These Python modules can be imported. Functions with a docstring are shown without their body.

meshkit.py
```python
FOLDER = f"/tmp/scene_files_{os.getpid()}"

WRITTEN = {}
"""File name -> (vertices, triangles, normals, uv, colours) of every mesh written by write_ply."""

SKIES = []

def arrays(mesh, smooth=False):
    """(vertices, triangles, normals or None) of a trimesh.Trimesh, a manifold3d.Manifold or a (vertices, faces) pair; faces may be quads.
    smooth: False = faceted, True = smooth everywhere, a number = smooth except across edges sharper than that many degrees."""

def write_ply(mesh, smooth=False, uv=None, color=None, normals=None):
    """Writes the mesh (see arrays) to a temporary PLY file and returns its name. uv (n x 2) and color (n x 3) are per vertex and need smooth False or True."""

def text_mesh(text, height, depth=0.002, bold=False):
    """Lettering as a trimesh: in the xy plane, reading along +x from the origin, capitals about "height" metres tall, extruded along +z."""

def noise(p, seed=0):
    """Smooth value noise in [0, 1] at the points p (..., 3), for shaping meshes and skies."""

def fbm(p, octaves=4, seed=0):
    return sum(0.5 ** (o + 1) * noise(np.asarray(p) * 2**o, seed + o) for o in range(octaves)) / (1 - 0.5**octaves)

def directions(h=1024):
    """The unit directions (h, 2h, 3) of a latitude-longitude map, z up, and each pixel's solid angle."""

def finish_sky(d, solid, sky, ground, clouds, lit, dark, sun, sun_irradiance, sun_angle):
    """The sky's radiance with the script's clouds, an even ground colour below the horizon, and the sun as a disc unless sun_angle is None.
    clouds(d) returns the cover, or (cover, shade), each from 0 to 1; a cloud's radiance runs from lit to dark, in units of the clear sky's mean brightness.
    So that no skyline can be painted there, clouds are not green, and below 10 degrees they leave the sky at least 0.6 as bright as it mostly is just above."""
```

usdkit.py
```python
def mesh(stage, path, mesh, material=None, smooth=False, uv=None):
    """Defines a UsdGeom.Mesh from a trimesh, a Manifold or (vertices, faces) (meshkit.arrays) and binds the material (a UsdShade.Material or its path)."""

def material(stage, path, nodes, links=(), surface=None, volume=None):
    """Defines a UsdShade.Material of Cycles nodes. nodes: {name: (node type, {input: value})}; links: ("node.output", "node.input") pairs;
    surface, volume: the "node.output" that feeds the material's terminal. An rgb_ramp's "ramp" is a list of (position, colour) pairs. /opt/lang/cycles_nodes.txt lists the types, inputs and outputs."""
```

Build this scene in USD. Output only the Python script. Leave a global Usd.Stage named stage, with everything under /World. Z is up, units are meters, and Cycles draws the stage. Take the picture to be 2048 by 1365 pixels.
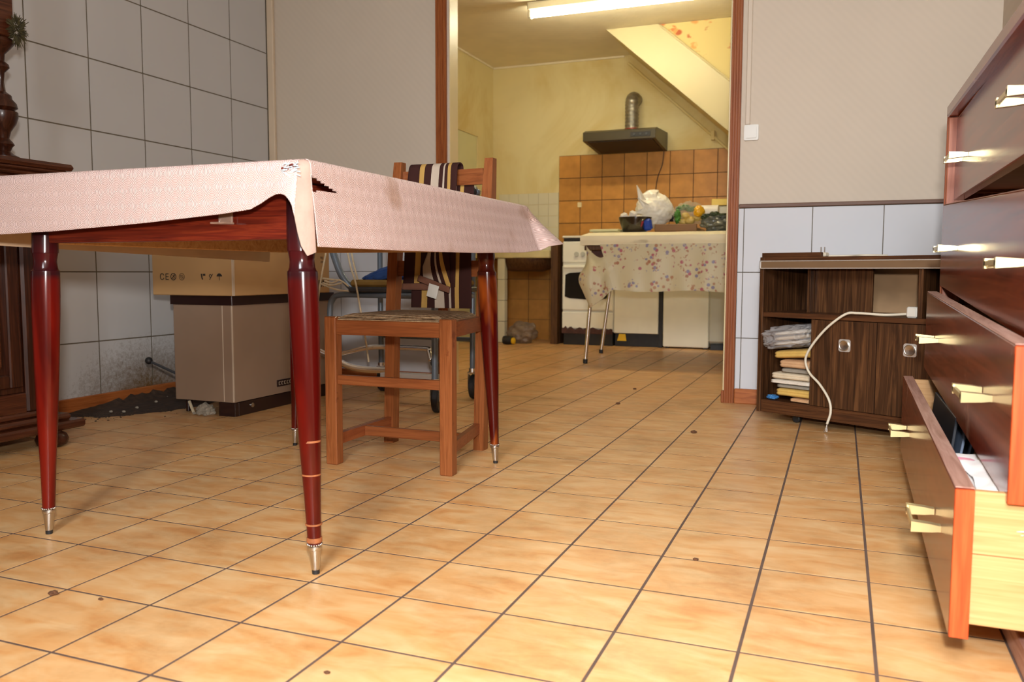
import math, numpy as np, trimesh, usdkit, meshkit
from pxr import Usd, UsdGeom, UsdLux, UsdShade, Gf, Sdf, Vt
stage = Usd.Stage.CreateInMemory()
UsdGeom.SetStageUpAxis(stage, 'Z'); UsdGeom.SetStageMetersPerUnit(stage, 1.0)
UsdGeom.Xform.Define(stage, '/World'); UsdGeom.Scope.Define(stage, '/World/Looks')
PI = math.pi
# ------------------------------------------------------------------ camera, sky, lights, exposure
F, PITCH, YAW, ROLL = 1670.98, .0824, .3741, .0026
EYE = np.array([.53162, -1.11312, .59554])
fw = np.array([-math.sin(YAW)*math.cos(PITCH), math.cos(YAW)*math.cos(PITCH), -math.sin(PITCH)])
rt = np.array([math.cos(YAW), math.sin(YAW), 0]); up = np.cross(rt, fw)
rt, up = rt*math.cos(ROLL)+up*math.sin(ROLL), -rt*math.sin(ROLL)+up*math.cos(ROLL)
cam = UsdGeom.Camera.Define(stage, '/World/camera')
cam.CreateHorizontalApertureAttr(36.0); cam.CreateVerticalApertureAttr(36.0*1365/2048)
cam.CreateFocalLengthAttr(36.0*F/2048); cam.CreateClippingRangeAttr(Gf.Vec2f(.02, 100))
M4 = Gf.Matrix4d(*[float(x) for r_ in (np.r_[rt, 0], np.r_[up, 0], np.r_[-fw, 0], np.r_[EYE, 1]) for x in r_])
cam.AddTransformOp().Set(M4)
cam.CreateFStopAttr(5.6); cam.CreateFocusDistanceAttr(2.3)
cam.CreateExposureAttr(0.42)
FLASH, WINDOW, DAY, TUBE = 39., 31.0, .7, 62.0
dome = UsdLux.DomeLight.Define(stage, '/World/daylight_sky'); dome.CreateIntensityAttr(DAY); dome.CreateColorAttr(Gf.Vec3f(.86, .94, 1.0))
fl = UsdLux.SphereLight.Define(stage, '/World/camera_flash'); fl.CreateRadiusAttr(.035); fl.CreateNormalizeAttr(True)
fl.CreateIntensityAttr(FLASH); fl.CreateColorAttr(Gf.Vec3f(1, .97, .94)); fl.AddTransformOp().Set(Gf.Matrix4d(*[float(x) for r_ in (np.r_[rt, 0], np.r_[up, 0], np.r_[-fw, 0], [.57, -1.16, .79, 1]) for x in r_]))   # a camera flash: a cone along the view
sh_ = UsdLux.ShapingAPI.Apply(fl.GetPrim()); sh_.CreateShapingConeAngleAttr(62.0); sh_.CreateShapingConeSoftnessAttr(.55)
wl = UsdLux.RectLight.Define(stage, '/World/window_daylight'); wl.CreateWidthAttr(1.25); wl.CreateHeightAttr(1.5)
wl.CreateIntensityAttr(WINDOW); wl.CreateColorAttr(Gf.Vec3f(.92, .96, 1.0))
wl.AddTranslateOp().Set(Gf.Vec3d(.50, -3.15, 2.45)); wl.AddRotateXOp().Set(72.0)   # daylight outside the unseen window behind the camera

# ------------------------------------------------------------------ helpers
used = {}
def path_of(parent, name):
    base = str(parent.GetPath()) if parent is not None else '/World'
    k = (base, name); n = used.get(k, 0); used[k] = n+1
    return f'{base}/{name}' + (f'_{n:03d}' if n else '')
def tag(p, label=None, cat=None, group=None, kind=None):
    for k, v in (('label', label), ('category', cat), ('group', group), ('kind', kind)):
        if v: p.SetCustomDataByKey(k, v)
    return p
def thing(name, label=None, cat=None, loc=(0, 0, 0), rz=0, group=None, kind=None, rx=0):
    x = UsdGeom.Xform.Define(stage, path_of(None, name)); x.AddTranslateOp().Set(Gf.Vec3d(*map(float, loc)))
    x.AddRotateZOp().Set(float(rz))
    if rx: x.AddRotateXOp().Set(float(rx))
    return tag(x.GetPrim(), label, cat, group, kind)
def group_of(parent, name, label=None):      # a part that has sub-parts but no mesh of its own
    x = UsdGeom.Xform.Define(stage, path_of(parent, name)); return tag(x.GetPrim(), label)
def obj(name, mesh, m, parent=None, smooth=False, uv=None, label=None, cat=None, group=None, kind=None):
    return tag(usdkit.mesh(stage, path_of(parent, name), mesh, m, smooth=smooth, uv=uv).GetPrim(), label, cat, group, kind)
def join(*ms): return trimesh.util.concatenate([m for m in ms])
def T(m, x=0, y=0, z=0):
    m = m.copy(); m.apply_translation([x, y, z]); return m
def R(m, deg, ax=(0, 0, 1), pt=(0, 0, 0)):
    m = m.copy(); m.apply_transform(trimesh.transformations.rotation_matrix(math.radians(deg), ax, pt)); return m
def bx(x0, x1, y0, y1, z0, z1, c=.002):
    x0, x1 = sorted((x0, x1)); y0, y1 = sorted((y0, y1)); z0, z1 = sorted((z0, z1))
    c = min(c, .45*(x1-x0), .45*(y1-y0), .45*(z1-z0))
    if c <= 0: return trimesh.creation.box(bounds=[[x0, y0, z0], [x1, y1, z1]])
    P = []
    for a in (0, 1):
        for b in (0, 1):
            for d in (0, 1):
                X, Y, Z = (x0, x1)[a], (y0, y1)[b], (z0, z1)[d]; sx, sy, sz = c*(1-2*a), c*(1-2*b), c*(1-2*d)
                P += [(X, Y+sy, Z+sz), (X+sx, Y, Z+sz), (X+sx, Y+sy, Z)]
    return trimesh.convex.convex_hull(np.array(P))
def lathe(prof, n=32, ax='z'):
    prof = np.array(prof, float); a = np.linspace(0, 2*PI, n, endpoint=False)
    V = np.stack([np.outer(prof[:, 0], np.cos(a)), np.outer(prof[:, 0], np.sin(a)), np.outer(prof[:, 1], np.ones(n))], -1).reshape(-1, 3)
    Fc = []; m = len(prof)
    for i in range(m-1):
        for j in range(n):
            k = (j+1) % n; Fc += [(i*n+j, i*n+k, (i+1)*n+k), (i*n+j, (i+1)*n+k, (i+1)*n+j)]
    V = np.vstack([V, [[0, 0, prof[0, 1]], [0, 0, prof[-1, 1]]]]); b, t = len(V)-2, len(V)-1
    for j in range(n):
        k = (j+1) % n; Fc += [(b, k, j), (t, (m-1)*n+j, (m-1)*n+k)]
    me = trimesh.Trimesh(V, Fc, process=False)
    if ax == 'x': me = R(me, 90, (0, 1, 0))
    if ax == 'y': me = R(me, -90, (1, 0, 0))
    return me
def spline(P, n=8):
    P = np.array(P, float); Q = np.vstack([2*P[0]-P[1], P, 2*P[-1]-P[-2]]); out = []
    for i in range(1, len(Q)-2):
        p0, p1, p2, p3 = Q[i-1:i+3]
        for t in np.linspace(0, 1, n, endpoint=False):
            out.append(.5*(2*p1+(p2-p0)*t+(2*p0-5*p1+4*p2-p3)*t*t+(3*p1-p0-3*p2+p3)*t**3))
    return np.array(out+[P[-1]])
def tube(P, r, n=10):
    P = np.array(P, float); m = len(P); r = np.broadcast_to(r, m); V = []
    t = np.gradient(P, axis=0); t /= np.linalg.norm(t, axis=1, keepdims=True)+1e-12
    a = np.cross(t[0], [0, 0, 1.]); a = np.cross(t[0], [1., 0, 0]) if np.linalg.norm(a) < .1 else a
    a /= np.linalg.norm(a)
    for i in range(m):
        a = a-t[i]*(a@t[i]); a /= np.linalg.norm(a); b = np.cross(t[i], a)
        for k in range(n):
            th = 2*PI*k/n; V.append(P[i]+r[i]*(a*math.cos(th)+b*math.sin(th)))
    V += [P[0], P[-1]]; Fc = []
    for i in range(m-1):
        for k in range(n):
            l = (k+1) % n; Fc += [(i*n+k, i*n+l, (i+1)*n+l), (i*n+k, (i+1)*n+l, (i+1)*n+k)]
    for k in range(n):
        l = (k+1) % n; Fc += [(m*n, l, k), (m*n+1, (m-1)*n+k, (m-1)*n+l)]
    return trimesh.Trimesh(V, Fc, process=False)
def prism(poly, h, ax='z', at=0):
    from shapely.geometry import Polygon
    me = trimesh.creation.extrude_polygon(Polygon(poly), h, engine='earcut')
    v = me.vertices
    if ax == 'y': v = np.c_[v[:, 0], at+v[:, 2], v[:, 1]]; f_ = me.faces[:, ::-1]
    elif ax == 'x': v = np.c_[at+v[:, 2], v[:, 0], v[:, 1]]; f_ = me.faces
    else: v = np.c_[v[:, :2], at+v[:, 2]]; f_ = me.faces
    return trimesh.Trimesh(v, f_, process=False)
def rpoly(w, h, r, n=6):
    P = []
    for cx_, cy_, a0 in ((w/2-r, h/2-r, 0), (-w/2+r, h/2-r, 90), (-w/2+r, -h/2+r, 180), (w/2-r, -h/2+r, 270)):
        for a in np.linspace(a0, a0+90, n): P.append((cx_+r*math.cos(math.radians(a)), cy_+r*math.sin(math.radians(a))))
    return P
def tile(w, h, d=.007, c=.0003):
    a, b = w/2, h/2; q = lambda x, y, z: [(-x, -y, z), (x, -y, z), (x, y, z), (-x, y, z)]
    V = q(a, b, -d)+q(a, b, -c)+q(a-c, b-c, 0); Fc = []
    for l in (0, 4):
        for k in range(4):
            n = (k+1) % 4; Fc += [(l+k, l+n, l+4+n), (l+k, l+4+n, l+4+k)]
    return trimesh.Trimesh(V, Fc+[(8, 9, 10), (8, 10, 11)], process=False)
def face(me, d):                                  # turn a mesh lying in xy (normal +z) to face a direction
    v = me.vertices
    w = {'-y': np.c_[v[:, 0], -v[:, 2], v[:, 1]], '+x': np.c_[v[:, 2], v[:, 0], v[:, 1]], '+z': v}[d]
    return trimesh.Trimesh(w, me.faces, process=False)
def sheet(Pt, t=.0014, uv=None):                   # a cloth: grid of points given a thickness
    m, n = Pt.shape[:2]; P = Pt.reshape(-1, 3)
    du = np.gradient(Pt, axis=0); dv = np.gradient(Pt, axis=1); N = np.cross(du, dv).reshape(-1, 3)
    N /= np.linalg.norm(N, axis=1, keepdims=True)+1e-12
    V = np.vstack([P+N*t/2, P-N*t/2]); o = m*n; Fc = []
    for i in range(m-1):
        for j in range(n-1):
            a, b, c, d = i*n+j, (i+1)*n+j, (i+1)*n+j+1, i*n+j+1
            Fc += [(a, b, c), (a, c, d), (o+a, o+c, o+b), (o+a, o+d, o+c)]
    def edge(ids):
        for a, b in zip(ids[:-1], ids[1:]): Fc.extend([(a, a+o, b+o), (a, b+o, b)])
    edge([i*n for i in range(m)]); edge([(m-1)*n+j for j in range(n)])
    edge([i*n+n-1 for i in range(m)][::-1]); edge([j for j in range(n)][::-1])
    me = trimesh.Trimesh(V, Fc, process=False)
    return (me, np.vstack([uv.reshape(-1, 2)]*2)) if uv is not None else me
def blob(c, rad, amp=.15, fr=3., seed=0, sub=4, flat=None):
    s = trimesh.creation.icosphere(sub); v = s.vertices
    k = 1+amp*2*(meshkit.fbm(v*fr+17.3+seed*3.1, 3, seed)-.5)
    v = v*k[:, None]*np.array(rad)
    if flat is not None: v[:, 2] = np.maximum(v[:, 2], flat)
    return trimesh.Trimesh(v+np.array(c), s.faces, process=False)

# ------------------------------------------------------------------ materials
def lin(*c): return tuple(((x/255)/12.92 if x/255 < .04045 else ((x/255+.055)/1.055)**2.4) for x in c)
def mat(name, nodes, links, surface='p.BSDF'): return usdkit.material(stage, f'/World/Looks/{name}', nodes, links, surface=surface)
def plain(name, col, rough=.5, metal=0., vary=.12, scale=6., bump=0., bscale=80., coat=0.):
    c = np.array(col); n = {'tc': ('texture_coordinate', {}), 'n': ('noise_texture', {'scale': scale, 'detail': 4.}),
        'r': ('rgb_ramp', {'ramp': [(.25, tuple(c*(1-vary))), (.75, tuple(np.minimum(c*(1+vary), 1)))]}),
        'p': ('principled_bsdf', {'roughness': rough, 'metallic': metal, 'coat_weight': coat})}
    l = [('tc.object', 'n.vector'), ('n.fac', 'r.fac'), ('r.color', 'p.base_color')]
    if bump:
        n['bn'] = ('noise_texture', {'scale': bscale, 'detail': 3.}); n['b'] = ('bump', {'strength': bump, 'distance': .002})
        l += [('tc.object', 'bn.vector'), ('bn.fac', 'b.height'), ('b.normal', 'p.normal')]
    return mat(name, n, l)
def wood(name, dark, mid, light, axis='x', fine=40., along=2.5, rough=.35, coat=.0, wear=None, dist=2.5):
    s = {'x': (along, fine, fine), 'y': (fine, along, fine), 'z': (fine, fine, along)}[axis]
    n = {'tc': ('texture_coordinate', {}), 'oi': ('object_info', {}), 'os': ('vector_math', {'math_type': 'scale', 'scale': 3.0}), 'ad': ('vector_math', {'math_type': 'add'}),
        'm': ('mapping', {'scale': s}), 'n': ('noise_texture', {'scale': 1., 'detail': 5., 'roughness': .6, 'distortion': dist}),
        'r': ('rgb_ramp', {'ramp': [(.28, dark), (.5, mid), (.74, light)]}),
        'p': ('principled_bsdf', {'roughness': rough, 'specular_ior_level': .32, 'coat_weight': coat*.35, 'coat_roughness': .12})}
    l = [('tc.object', 'ad.vector1'), ('oi.location', 'os.vector1'), ('os.vector', 'ad.vector2'), ('ad.vector', 'm.vector'), ('m.vector', 'n.vector'), ('n.fac', 'r.fac')]
    if wear is None: l.append(('r.color', 'p.base_color'))
    else:
        col, lo, sc = wear
        n['wn'] = ('noise_texture', {'scale': sc, 'detail': 6., 'roughness': .65}); n['wr'] = ('rgb_ramp', {'ramp': [(lo, (0, 0, 0)), (lo+.05, (1, 1, 1))]})
        n['mx'] = ('mix_color', {'b': col})
        l += [('ad.vector', 'wn.vector'), ('wn.fac', 'wr.fac'), ('wr.color', 'mx.fac'), ('r.color', 'mx.a'), ('mx.result', 'p.base_color')]
    return mat(name, n, l)
M = {}
def floor_mat(name, k):
    return mat(name, {'g': ('geometry', {}), 'm': ('mapping', {'scale': (7., 19., 1.), 'rotation': (0, 0, .12), 'location': (k*3.7, k*1.9, 0)}),
        'n': ('noise_texture', {'scale': 1.15, 'detail': 5., 'roughness': .55, 'distortion': .6}),
        'r': ('rgb_ramp', {'ramp': [(.26, lin(203, 140, 80)), (.42, lin(213, 160, 102)), (.56, lin(218, 173, 119)), (.75, lin(224, 188, 138))]}),
        'd': ('noise_texture', {'scale': 3.2, 'detail': 8., 'roughness': .7}), 'dr': ('rgb_ramp', {'ramp': [(.35, (.80, .76, .72)), (.55, (1, 1, 1))]}),
        'x': ('mix_color', {'blend_type': 'multiply', 'fac': 1.}), 'bn': ('noise_texture', {'scale': 9., 'detail': 3.}), 'b': ('bump', {'strength': .12, 'distance': .004}),
        'rr': ('map_range', {'from_min': .3, 'from_max': .7, 'to_min': .30, 'to_max': .46}), 'p': ('principled_bsdf', {'specular_ior_level': .35})},
        [('g.position', 'm.vector'), ('m.vector', 'n.vector'), ('n.fac', 'r.fac'), ('g.position', 'd.vector'), ('d.fac', 'dr.fac'), ('r.color', 'x.a'), ('dr.color', 'x.b'), ('x.result', 'p.base_color'),
         ('g.position', 'bn.vector'), ('bn.fac', 'b.height'), ('b.normal', 'p.normal'), ('d.fac', 'rr.value'), ('rr.result', 'p.roughness')])
M['floor'] = [floor_mat(f'floor_tile_{k}', k) for k in range(3)]
M['grout'] = plain('grout', lin(92, 72, 62), .85, vary=.25, scale=9, bump=.3)
def white_tile(name, col, dirt=None, rough=.22):
    n = {'g': ('geometry', {}), 'n': ('noise_texture', {'scale': 11., 'detail': 3.}), 'b': ('bump', {'strength': .08, 'distance': .003}),
         'c': ('noise_texture', {'scale': 2.2, 'detail': 5.}), 'r': ('rgb_ramp', {'ramp': [(.3, tuple(.95*x for x in col)), (.7, col)]}), 'p': ('principled_bsdf', {'roughness': rough, 'specular_ior_level': .35})}
    l = [('g.position', 'n.vector'), ('n.fac', 'b.height'), ('b.normal', 'p.normal'), ('g.position', 'c.vector'), ('c.fac', 'r.fac')]
    if dirt:          # soot stain around the stove foot, low on the wall
        n |= {'pt': ('vector_math', {'math_type': 'subtract', 'vector2': (-2.45, 1.86, .02)}), 'sc': ('vector_math', {'math_type': 'multiply', 'vector2': (1., 1.9, 3.2)}),
              'ln': ('vector_math', {'math_type': 'length'}), 'dn': ('noise_texture', {'scale': 70., 'detail': 8., 'roughness': .8}),
              'dm': ('math', {'math_type': 'multiply_add', 'value2': 1.6, 'value3': -.80}), 'sm': ('math', {'math_type': 'add'}), 'dr': ('rgb_ramp', {'ramp': [(.10, (1, 1, 1)), (.55, (.45, .45, .45)), (.85, (0, 0, 0))]}),
              'mx': ('mix_color', {'b': lin(104, 76, 38)})}
        l += [('g.position', 'pt.vector1'), ('pt.vector', 'sc.vector1'), ('sc.vector', 'ln.vector1'), ('g.position', 'dn.vector'), ('dn.fac', 'dm.value1'), ('dm.value', 'sm.value1'), ('ln.value', 'sm.value2'),
              ('sm.value', 'dr.fac'), ('dr.color', 'mx.fac'), ('r.color', 'mx.a'), ('mx.result', 'p.base_color')]
    else: l.append(('r.color', 'p.base_color'))
    return mat(name, n, l)
M['tile_white'] = white_tile('white_tile', lin(194, 192, 190), None, .4)
M['tile_sooty'] = white_tile('white_tile_sooty', lin(200, 198, 196), True, .4)
M['tile_blue'] = white_tile('white_tile_cool', lin(206, 207, 211), None, .62)
M['tile_small'] = white_tile('kitchen_white_tile', lin(214, 206, 178))
M['joint'] = plain('wall_joint', lin(104, 94, 78), .9)
M['tile_brown'] = [plain(f'kitchen_brown_tile_{k}', np.array(lin(194, 136, 66))*s, .28, vary=.16, scale=13., bump=.15, bscale=18) for k, s in enumerate((1., .9, .8))]
M['joint_brown'] = plain('brown_tile_joint', lin(96, 66, 42), .9)
def paper(name, col, rough=.75, stripe=240., bump=.35):
    c = np.array(col)
    return mat(name, {'g': ('geometry', {}), 'm': ('mapping', {'rotation': (0, .75, 0)}), 'w': ('wave_texture', {'scale': stripe/20, 'distortion': 1.5, 'detail': 2., 'detail_scale': 3.}), 'n': ('noise_texture', {'scale': 1.6, 'detail': 5.}),
        'r': ('rgb_ramp', {'ramp': [(.3, tuple(c*.93)), (.7, tuple(c))]}), 'mx': ('mix_color', {'blend_type': 'multiply', 'fac': .022}), 'b': ('bump', {'strength': bump*.3, 'distance': .001}), 'p': ('principled_bsdf', {'roughness': rough})},
        [('g.position', 'm.vector'), ('m.vector', 'w.vector'), ('g.position', 'n.vector'), ('n.fac', 'r.fac'), ('r.color', 'mx.a'), ('w.color', 'mx.b'), ('mx.result', 'p.base_color'), ('w.fac', 'b.height'), ('b.normal', 'p.normal')])
M['paper'] = paper('cream_wallpaper', lin(206, 192, 174))
M['ceiling'] = plain('ceiling_paint', lin(222, 214, 200), .8, vary=.04, bump=.3, bscale=60)
M['kceiling'] = plain('kitchen_ceiling_paint', lin(236, 224, 196), .8, vary=.05, bump=.6, bscale=45)
def stained(name, col, stain, sc=1.7):
    return mat(name, {'g': ('geometry', {}), 'n': ('noise_texture', {'scale': sc, 'detail': 6., 'roughness': .6, 'distortion': .8}), 'r': ('rgb_ramp', {'ramp': [(.34, stain), (.52, col), (.8, tuple(np.minimum(np.array(col)*1.08, 1)))]}),
        'bn': ('noise_texture', {'scale': 40., 'detail': 4.}), 'b': ('bump', {'strength': .25, 'distance': .003}), 'p': ('principled_bsdf', {'roughness': .7})},
        [('g.position', 'n.vector'), ('n.fac', 'r.fac'), ('r.color', 'p.base_color'), ('g.position', 'bn.vector'), ('bn.fac', 'b.height'), ('b.normal', 'p.normal')])
M['kwall'] = stained('kitchen_yellowed_wall', lin(220, 204, 150), lin(206, 182, 118), 1.1)
M['kpale'] = plain('pale_green_paint', lin(208, 204, 156), .5, vary=.05)
M['cream'] = plain('cream_paint', lin(226, 208, 160), .35, vary=.05)
M['corner'] = plain('corner_trim_paint', lin(206, 186, 160), .6, vary=.06)
M['casing'] = wood('varnished_casing', lin(118, 58, 24), lin(146, 80, 38), lin(164, 98, 50), 'z', 60, 2.2, .45, .0)
M['skirting'] = wood('wood_skirting', lin(134, 70, 30), lin(164, 92, 44), lin(182, 110, 58), 'y', 50, 2.5, .4, .1)
M['skirting_x'] = wood('wood_skirting_x', lin(134, 70, 30), lin(164, 92, 44), lin(182, 110, 58), 'x', 50, 2.5, .4, .1)
M['dado'] = wood('dado_strip', lin(80, 52, 40), lin(104, 74, 58), lin(124, 92, 74), 'x', 60, 2, .5)
M['whiteplastic'] = plain('white_plastic', lin(216, 212, 202), .35, vary=.03)
M['trunk'] = plain('painted_trunking', lin(206, 190, 170), .5, vary=.03)
M['mahog'] = wood('mahogany_leg', lin(40, 5, 3), lin(88, 12, 6), lin(126, 26, 10), 'z', 34, 2.6, .2, .6, (lin(196, 110, 52), .735, 16.))
M['mahog_x'] = wood('mahogany_apron', lin(52, 14, 10), lin(92, 28, 16), lin(124, 48, 24), 'x', 60, 3, .3, .4)
M['mahog_y'] = wood('mahogany_apron_y', lin(52, 14, 10), lin(92, 28, 16), lin(124, 48, 24), 'y', 60, 3, .3, .4)
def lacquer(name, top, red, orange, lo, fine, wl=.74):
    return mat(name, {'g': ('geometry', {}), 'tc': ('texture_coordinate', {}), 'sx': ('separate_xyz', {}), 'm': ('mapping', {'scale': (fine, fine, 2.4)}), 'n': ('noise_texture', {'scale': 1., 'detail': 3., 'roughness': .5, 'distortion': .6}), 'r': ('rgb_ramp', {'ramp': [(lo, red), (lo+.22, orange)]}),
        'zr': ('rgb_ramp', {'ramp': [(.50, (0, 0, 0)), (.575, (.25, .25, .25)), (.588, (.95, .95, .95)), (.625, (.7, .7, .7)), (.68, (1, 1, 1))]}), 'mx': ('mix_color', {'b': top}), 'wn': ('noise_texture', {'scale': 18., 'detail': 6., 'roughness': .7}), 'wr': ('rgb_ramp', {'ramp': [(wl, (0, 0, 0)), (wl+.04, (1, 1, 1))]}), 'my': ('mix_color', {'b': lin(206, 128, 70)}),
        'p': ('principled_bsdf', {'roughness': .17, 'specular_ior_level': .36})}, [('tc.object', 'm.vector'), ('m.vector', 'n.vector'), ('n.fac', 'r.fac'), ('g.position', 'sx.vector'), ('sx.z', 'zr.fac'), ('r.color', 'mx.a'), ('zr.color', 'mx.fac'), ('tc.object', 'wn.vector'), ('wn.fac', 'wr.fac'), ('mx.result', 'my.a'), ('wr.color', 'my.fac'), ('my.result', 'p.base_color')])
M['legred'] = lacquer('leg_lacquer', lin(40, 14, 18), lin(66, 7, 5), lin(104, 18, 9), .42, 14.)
M['wornwood'] = plain('worn_bare_wood', lin(150, 88, 50), .6, vary=.35, scale=90.)
M['legsun'] = lacquer('leg_sunburst', lin(54, 12, 10), lin(70, 8, 5), lin(200, 100, 30), .53, 9.)
M['sunburst'] = wood('sunburst_leg', lin(60, 12, 8), lin(112, 30, 14), lin(196, 100, 36), 'z', 13, 2.0, .2, .6, dist=.8)
M['ply'] = wood('raw_underside', lin(176, 128, 78), lin(196, 150, 98), lin(208, 166, 116), 'x', 30, 2, .6)
M['nickel'] = plain('nickel', (.62, .59, .54), .28, 1., vary=.1)
M['chrome'] = plain('chrome', (.88, .87, .85), .2, 1., vary=.05)
M['black'] = plain('black_rubber', (.012, .012, .013), .55)
M['chairwood'] = wood('chair_wood_z', lin(114, 62, 30), lin(138, 78, 40), lin(152, 92, 52), 'z', 55, 3, .38, .25, (lin(112, 56, 26), .62, 9.))
M['chairwood_x'] = wood('chair_wood_x', lin(112, 60, 30), lin(136, 76, 40), lin(150, 90, 50), 'x', 55, 3, .38, .25)
M['chairwood_y'] = wood('chair_wood_y', lin(114, 56, 28), lin(138, 72, 38), lin(154, 88, 48), 'y', 55, 3, .38, .25)
M['chestw'] = wood('chest_mahogany', lin(84, 26, 14), lin(116, 44, 22), lin(138, 62, 34), 'y', 34, 1.6, .2, .5, (lin(150, 106, 88), .64, 5.), dist=1.5)
M['chestv'] = wood('chest_mahogany_z', lin(128, 62, 40), lin(158, 92, 66), lin(182, 118, 92), 'z', 40, 2, .4, .1)
M['chestend'] = wood('chest_edge', lin(150, 54, 22), lin(178, 70, 30), lin(190, 86, 42), 'z', 60, 2, .4, .1)
M['chesttop'] = wood('chest_dusty_edge', lin(140, 98, 84), lin(166, 126, 112), lin(184, 150, 136), 'y', 40, 2, .55)
M['beech'] = wood('drawer_beech', lin(178, 128, 78), lin(190, 144, 94), lin(200, 158, 108), 'x', 70, 2, .45, .0, (lin(236, 214, 180), .68, 8.))
M['brass'] = plain('pale_brass', lin(216, 200, 150), .28, .75, vary=.08)
M['walnut'] = wood('walnut_laminate', lin(34, 20, 11), lin(72, 45, 26), lin(112, 74, 44), 'z', 34, 1.2, .38, .1, dist=3.5)
M['walnut_x'] = wood('walnut_laminate_x', lin(44, 26, 15), lin(80, 48, 27), lin(104, 66, 38), 'x', 46, 1.5, .38, .1)
M['alu'] = plain('aluminium', (.78, .76, .72), .4, .7, vary=.05)
M['railbrown'] = plain('rail_brown', lin(118, 92, 66), .4, vary=.08)
M['hardboard'] = plain('hardboard', lin(178, 142, 104), .8, vary=.12, scale=14)
M['cable'] = plain('cream_cable', lin(214, 204, 182), .45, vary=.06)
M['antique'] = wood('antique_oak', lin(30, 12, 6), lin(56, 26, 14), lin(80, 42, 24), 'z', 40, 2, .3, .3)
M['antique_y'] = wood('antique_oak_y', lin(40, 16, 8), lin(74, 36, 20), lin(100, 56, 32), 'y', 40, 2, .3, .3)
M['heater'] = plain('heater_enamel', lin(150, 126, 106), .32, vary=.10, scale=3., bump=.08, bscale=120)
M['heaterdark'] = plain('heater_dark_brown', lin(44, 26, 24), .28, vary=.15)
M['trimline'] = plain('heater_pale_seam', lin(196, 178, 156), .35)
M['carton'] = plain('cardboard', lin(186, 146, 96), .75, vary=.07, scale=4, bump=.15, bscale=70)
M['ink'] = plain('black_ink', lin(50, 42, 36), .7)
M['inkpale'] = plain('faint_ink', lin(120, 94, 64), .7)
M['tubegrey'] = plain('blue_grey_tube', lin(108, 120, 132), .3, .2, vary=.1)
M['darkgrey'] = plain('dark_vinyl', lin(60, 62, 66), .45)
M['bluecush'] = plain('blue_fabric', lin(34, 72, 136), .85, vary=.25, scale=14, bump=.4, bscale=90)
M['olive'] = plain('olive_board', lin(142, 112, 52), .7, vary=.2, scale=12)
M['rope'] = plain('cream_rope', lin(212, 196, 164), .85, vary=.15, scale=60)
M['soot'] = plain('soot', lin(58, 42, 30), .95, vary=.5, scale=40)
M['ash'] = plain('ash_crumb', lin(150, 140, 124), .9, vary=.3)
M['crumb'] = plain('brown_crumb', lin(92, 58, 34), .9, vary=.4, scale=200)
M['enamel'] = plain('white_enamel', lin(238, 233, 214), .25, vary=.04)
M['enamelgrey'] = plain('grey_enamel', lin(190, 188, 172), .3, vary=.04)
M['oven'] = plain('oven_glass', (.008, .008, .009), .08)
M['blackmetal'] = plain('black_metal', (.015, .014, .013), .4, vary=.3, scale=30)
M['rust'] = plain('peeled_rust', lin(74, 42, 32), .8, vary=.4, scale=40)
M['hood'] = plain('hood_brown_enamel', lin(66, 58, 38), .35, vary=.08)
M['hoodfilter'] = plain('hood_greasy_filter', lin(40, 28, 16), .6, vary=.3, scale=60, bump=.6, bscale=200)
M['foil'] = plain('crinkled_aluminium_foil', (.34, .31, .24), .42, .8, vary=.25, scale=30, bump=.8, bscale=60)
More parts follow.
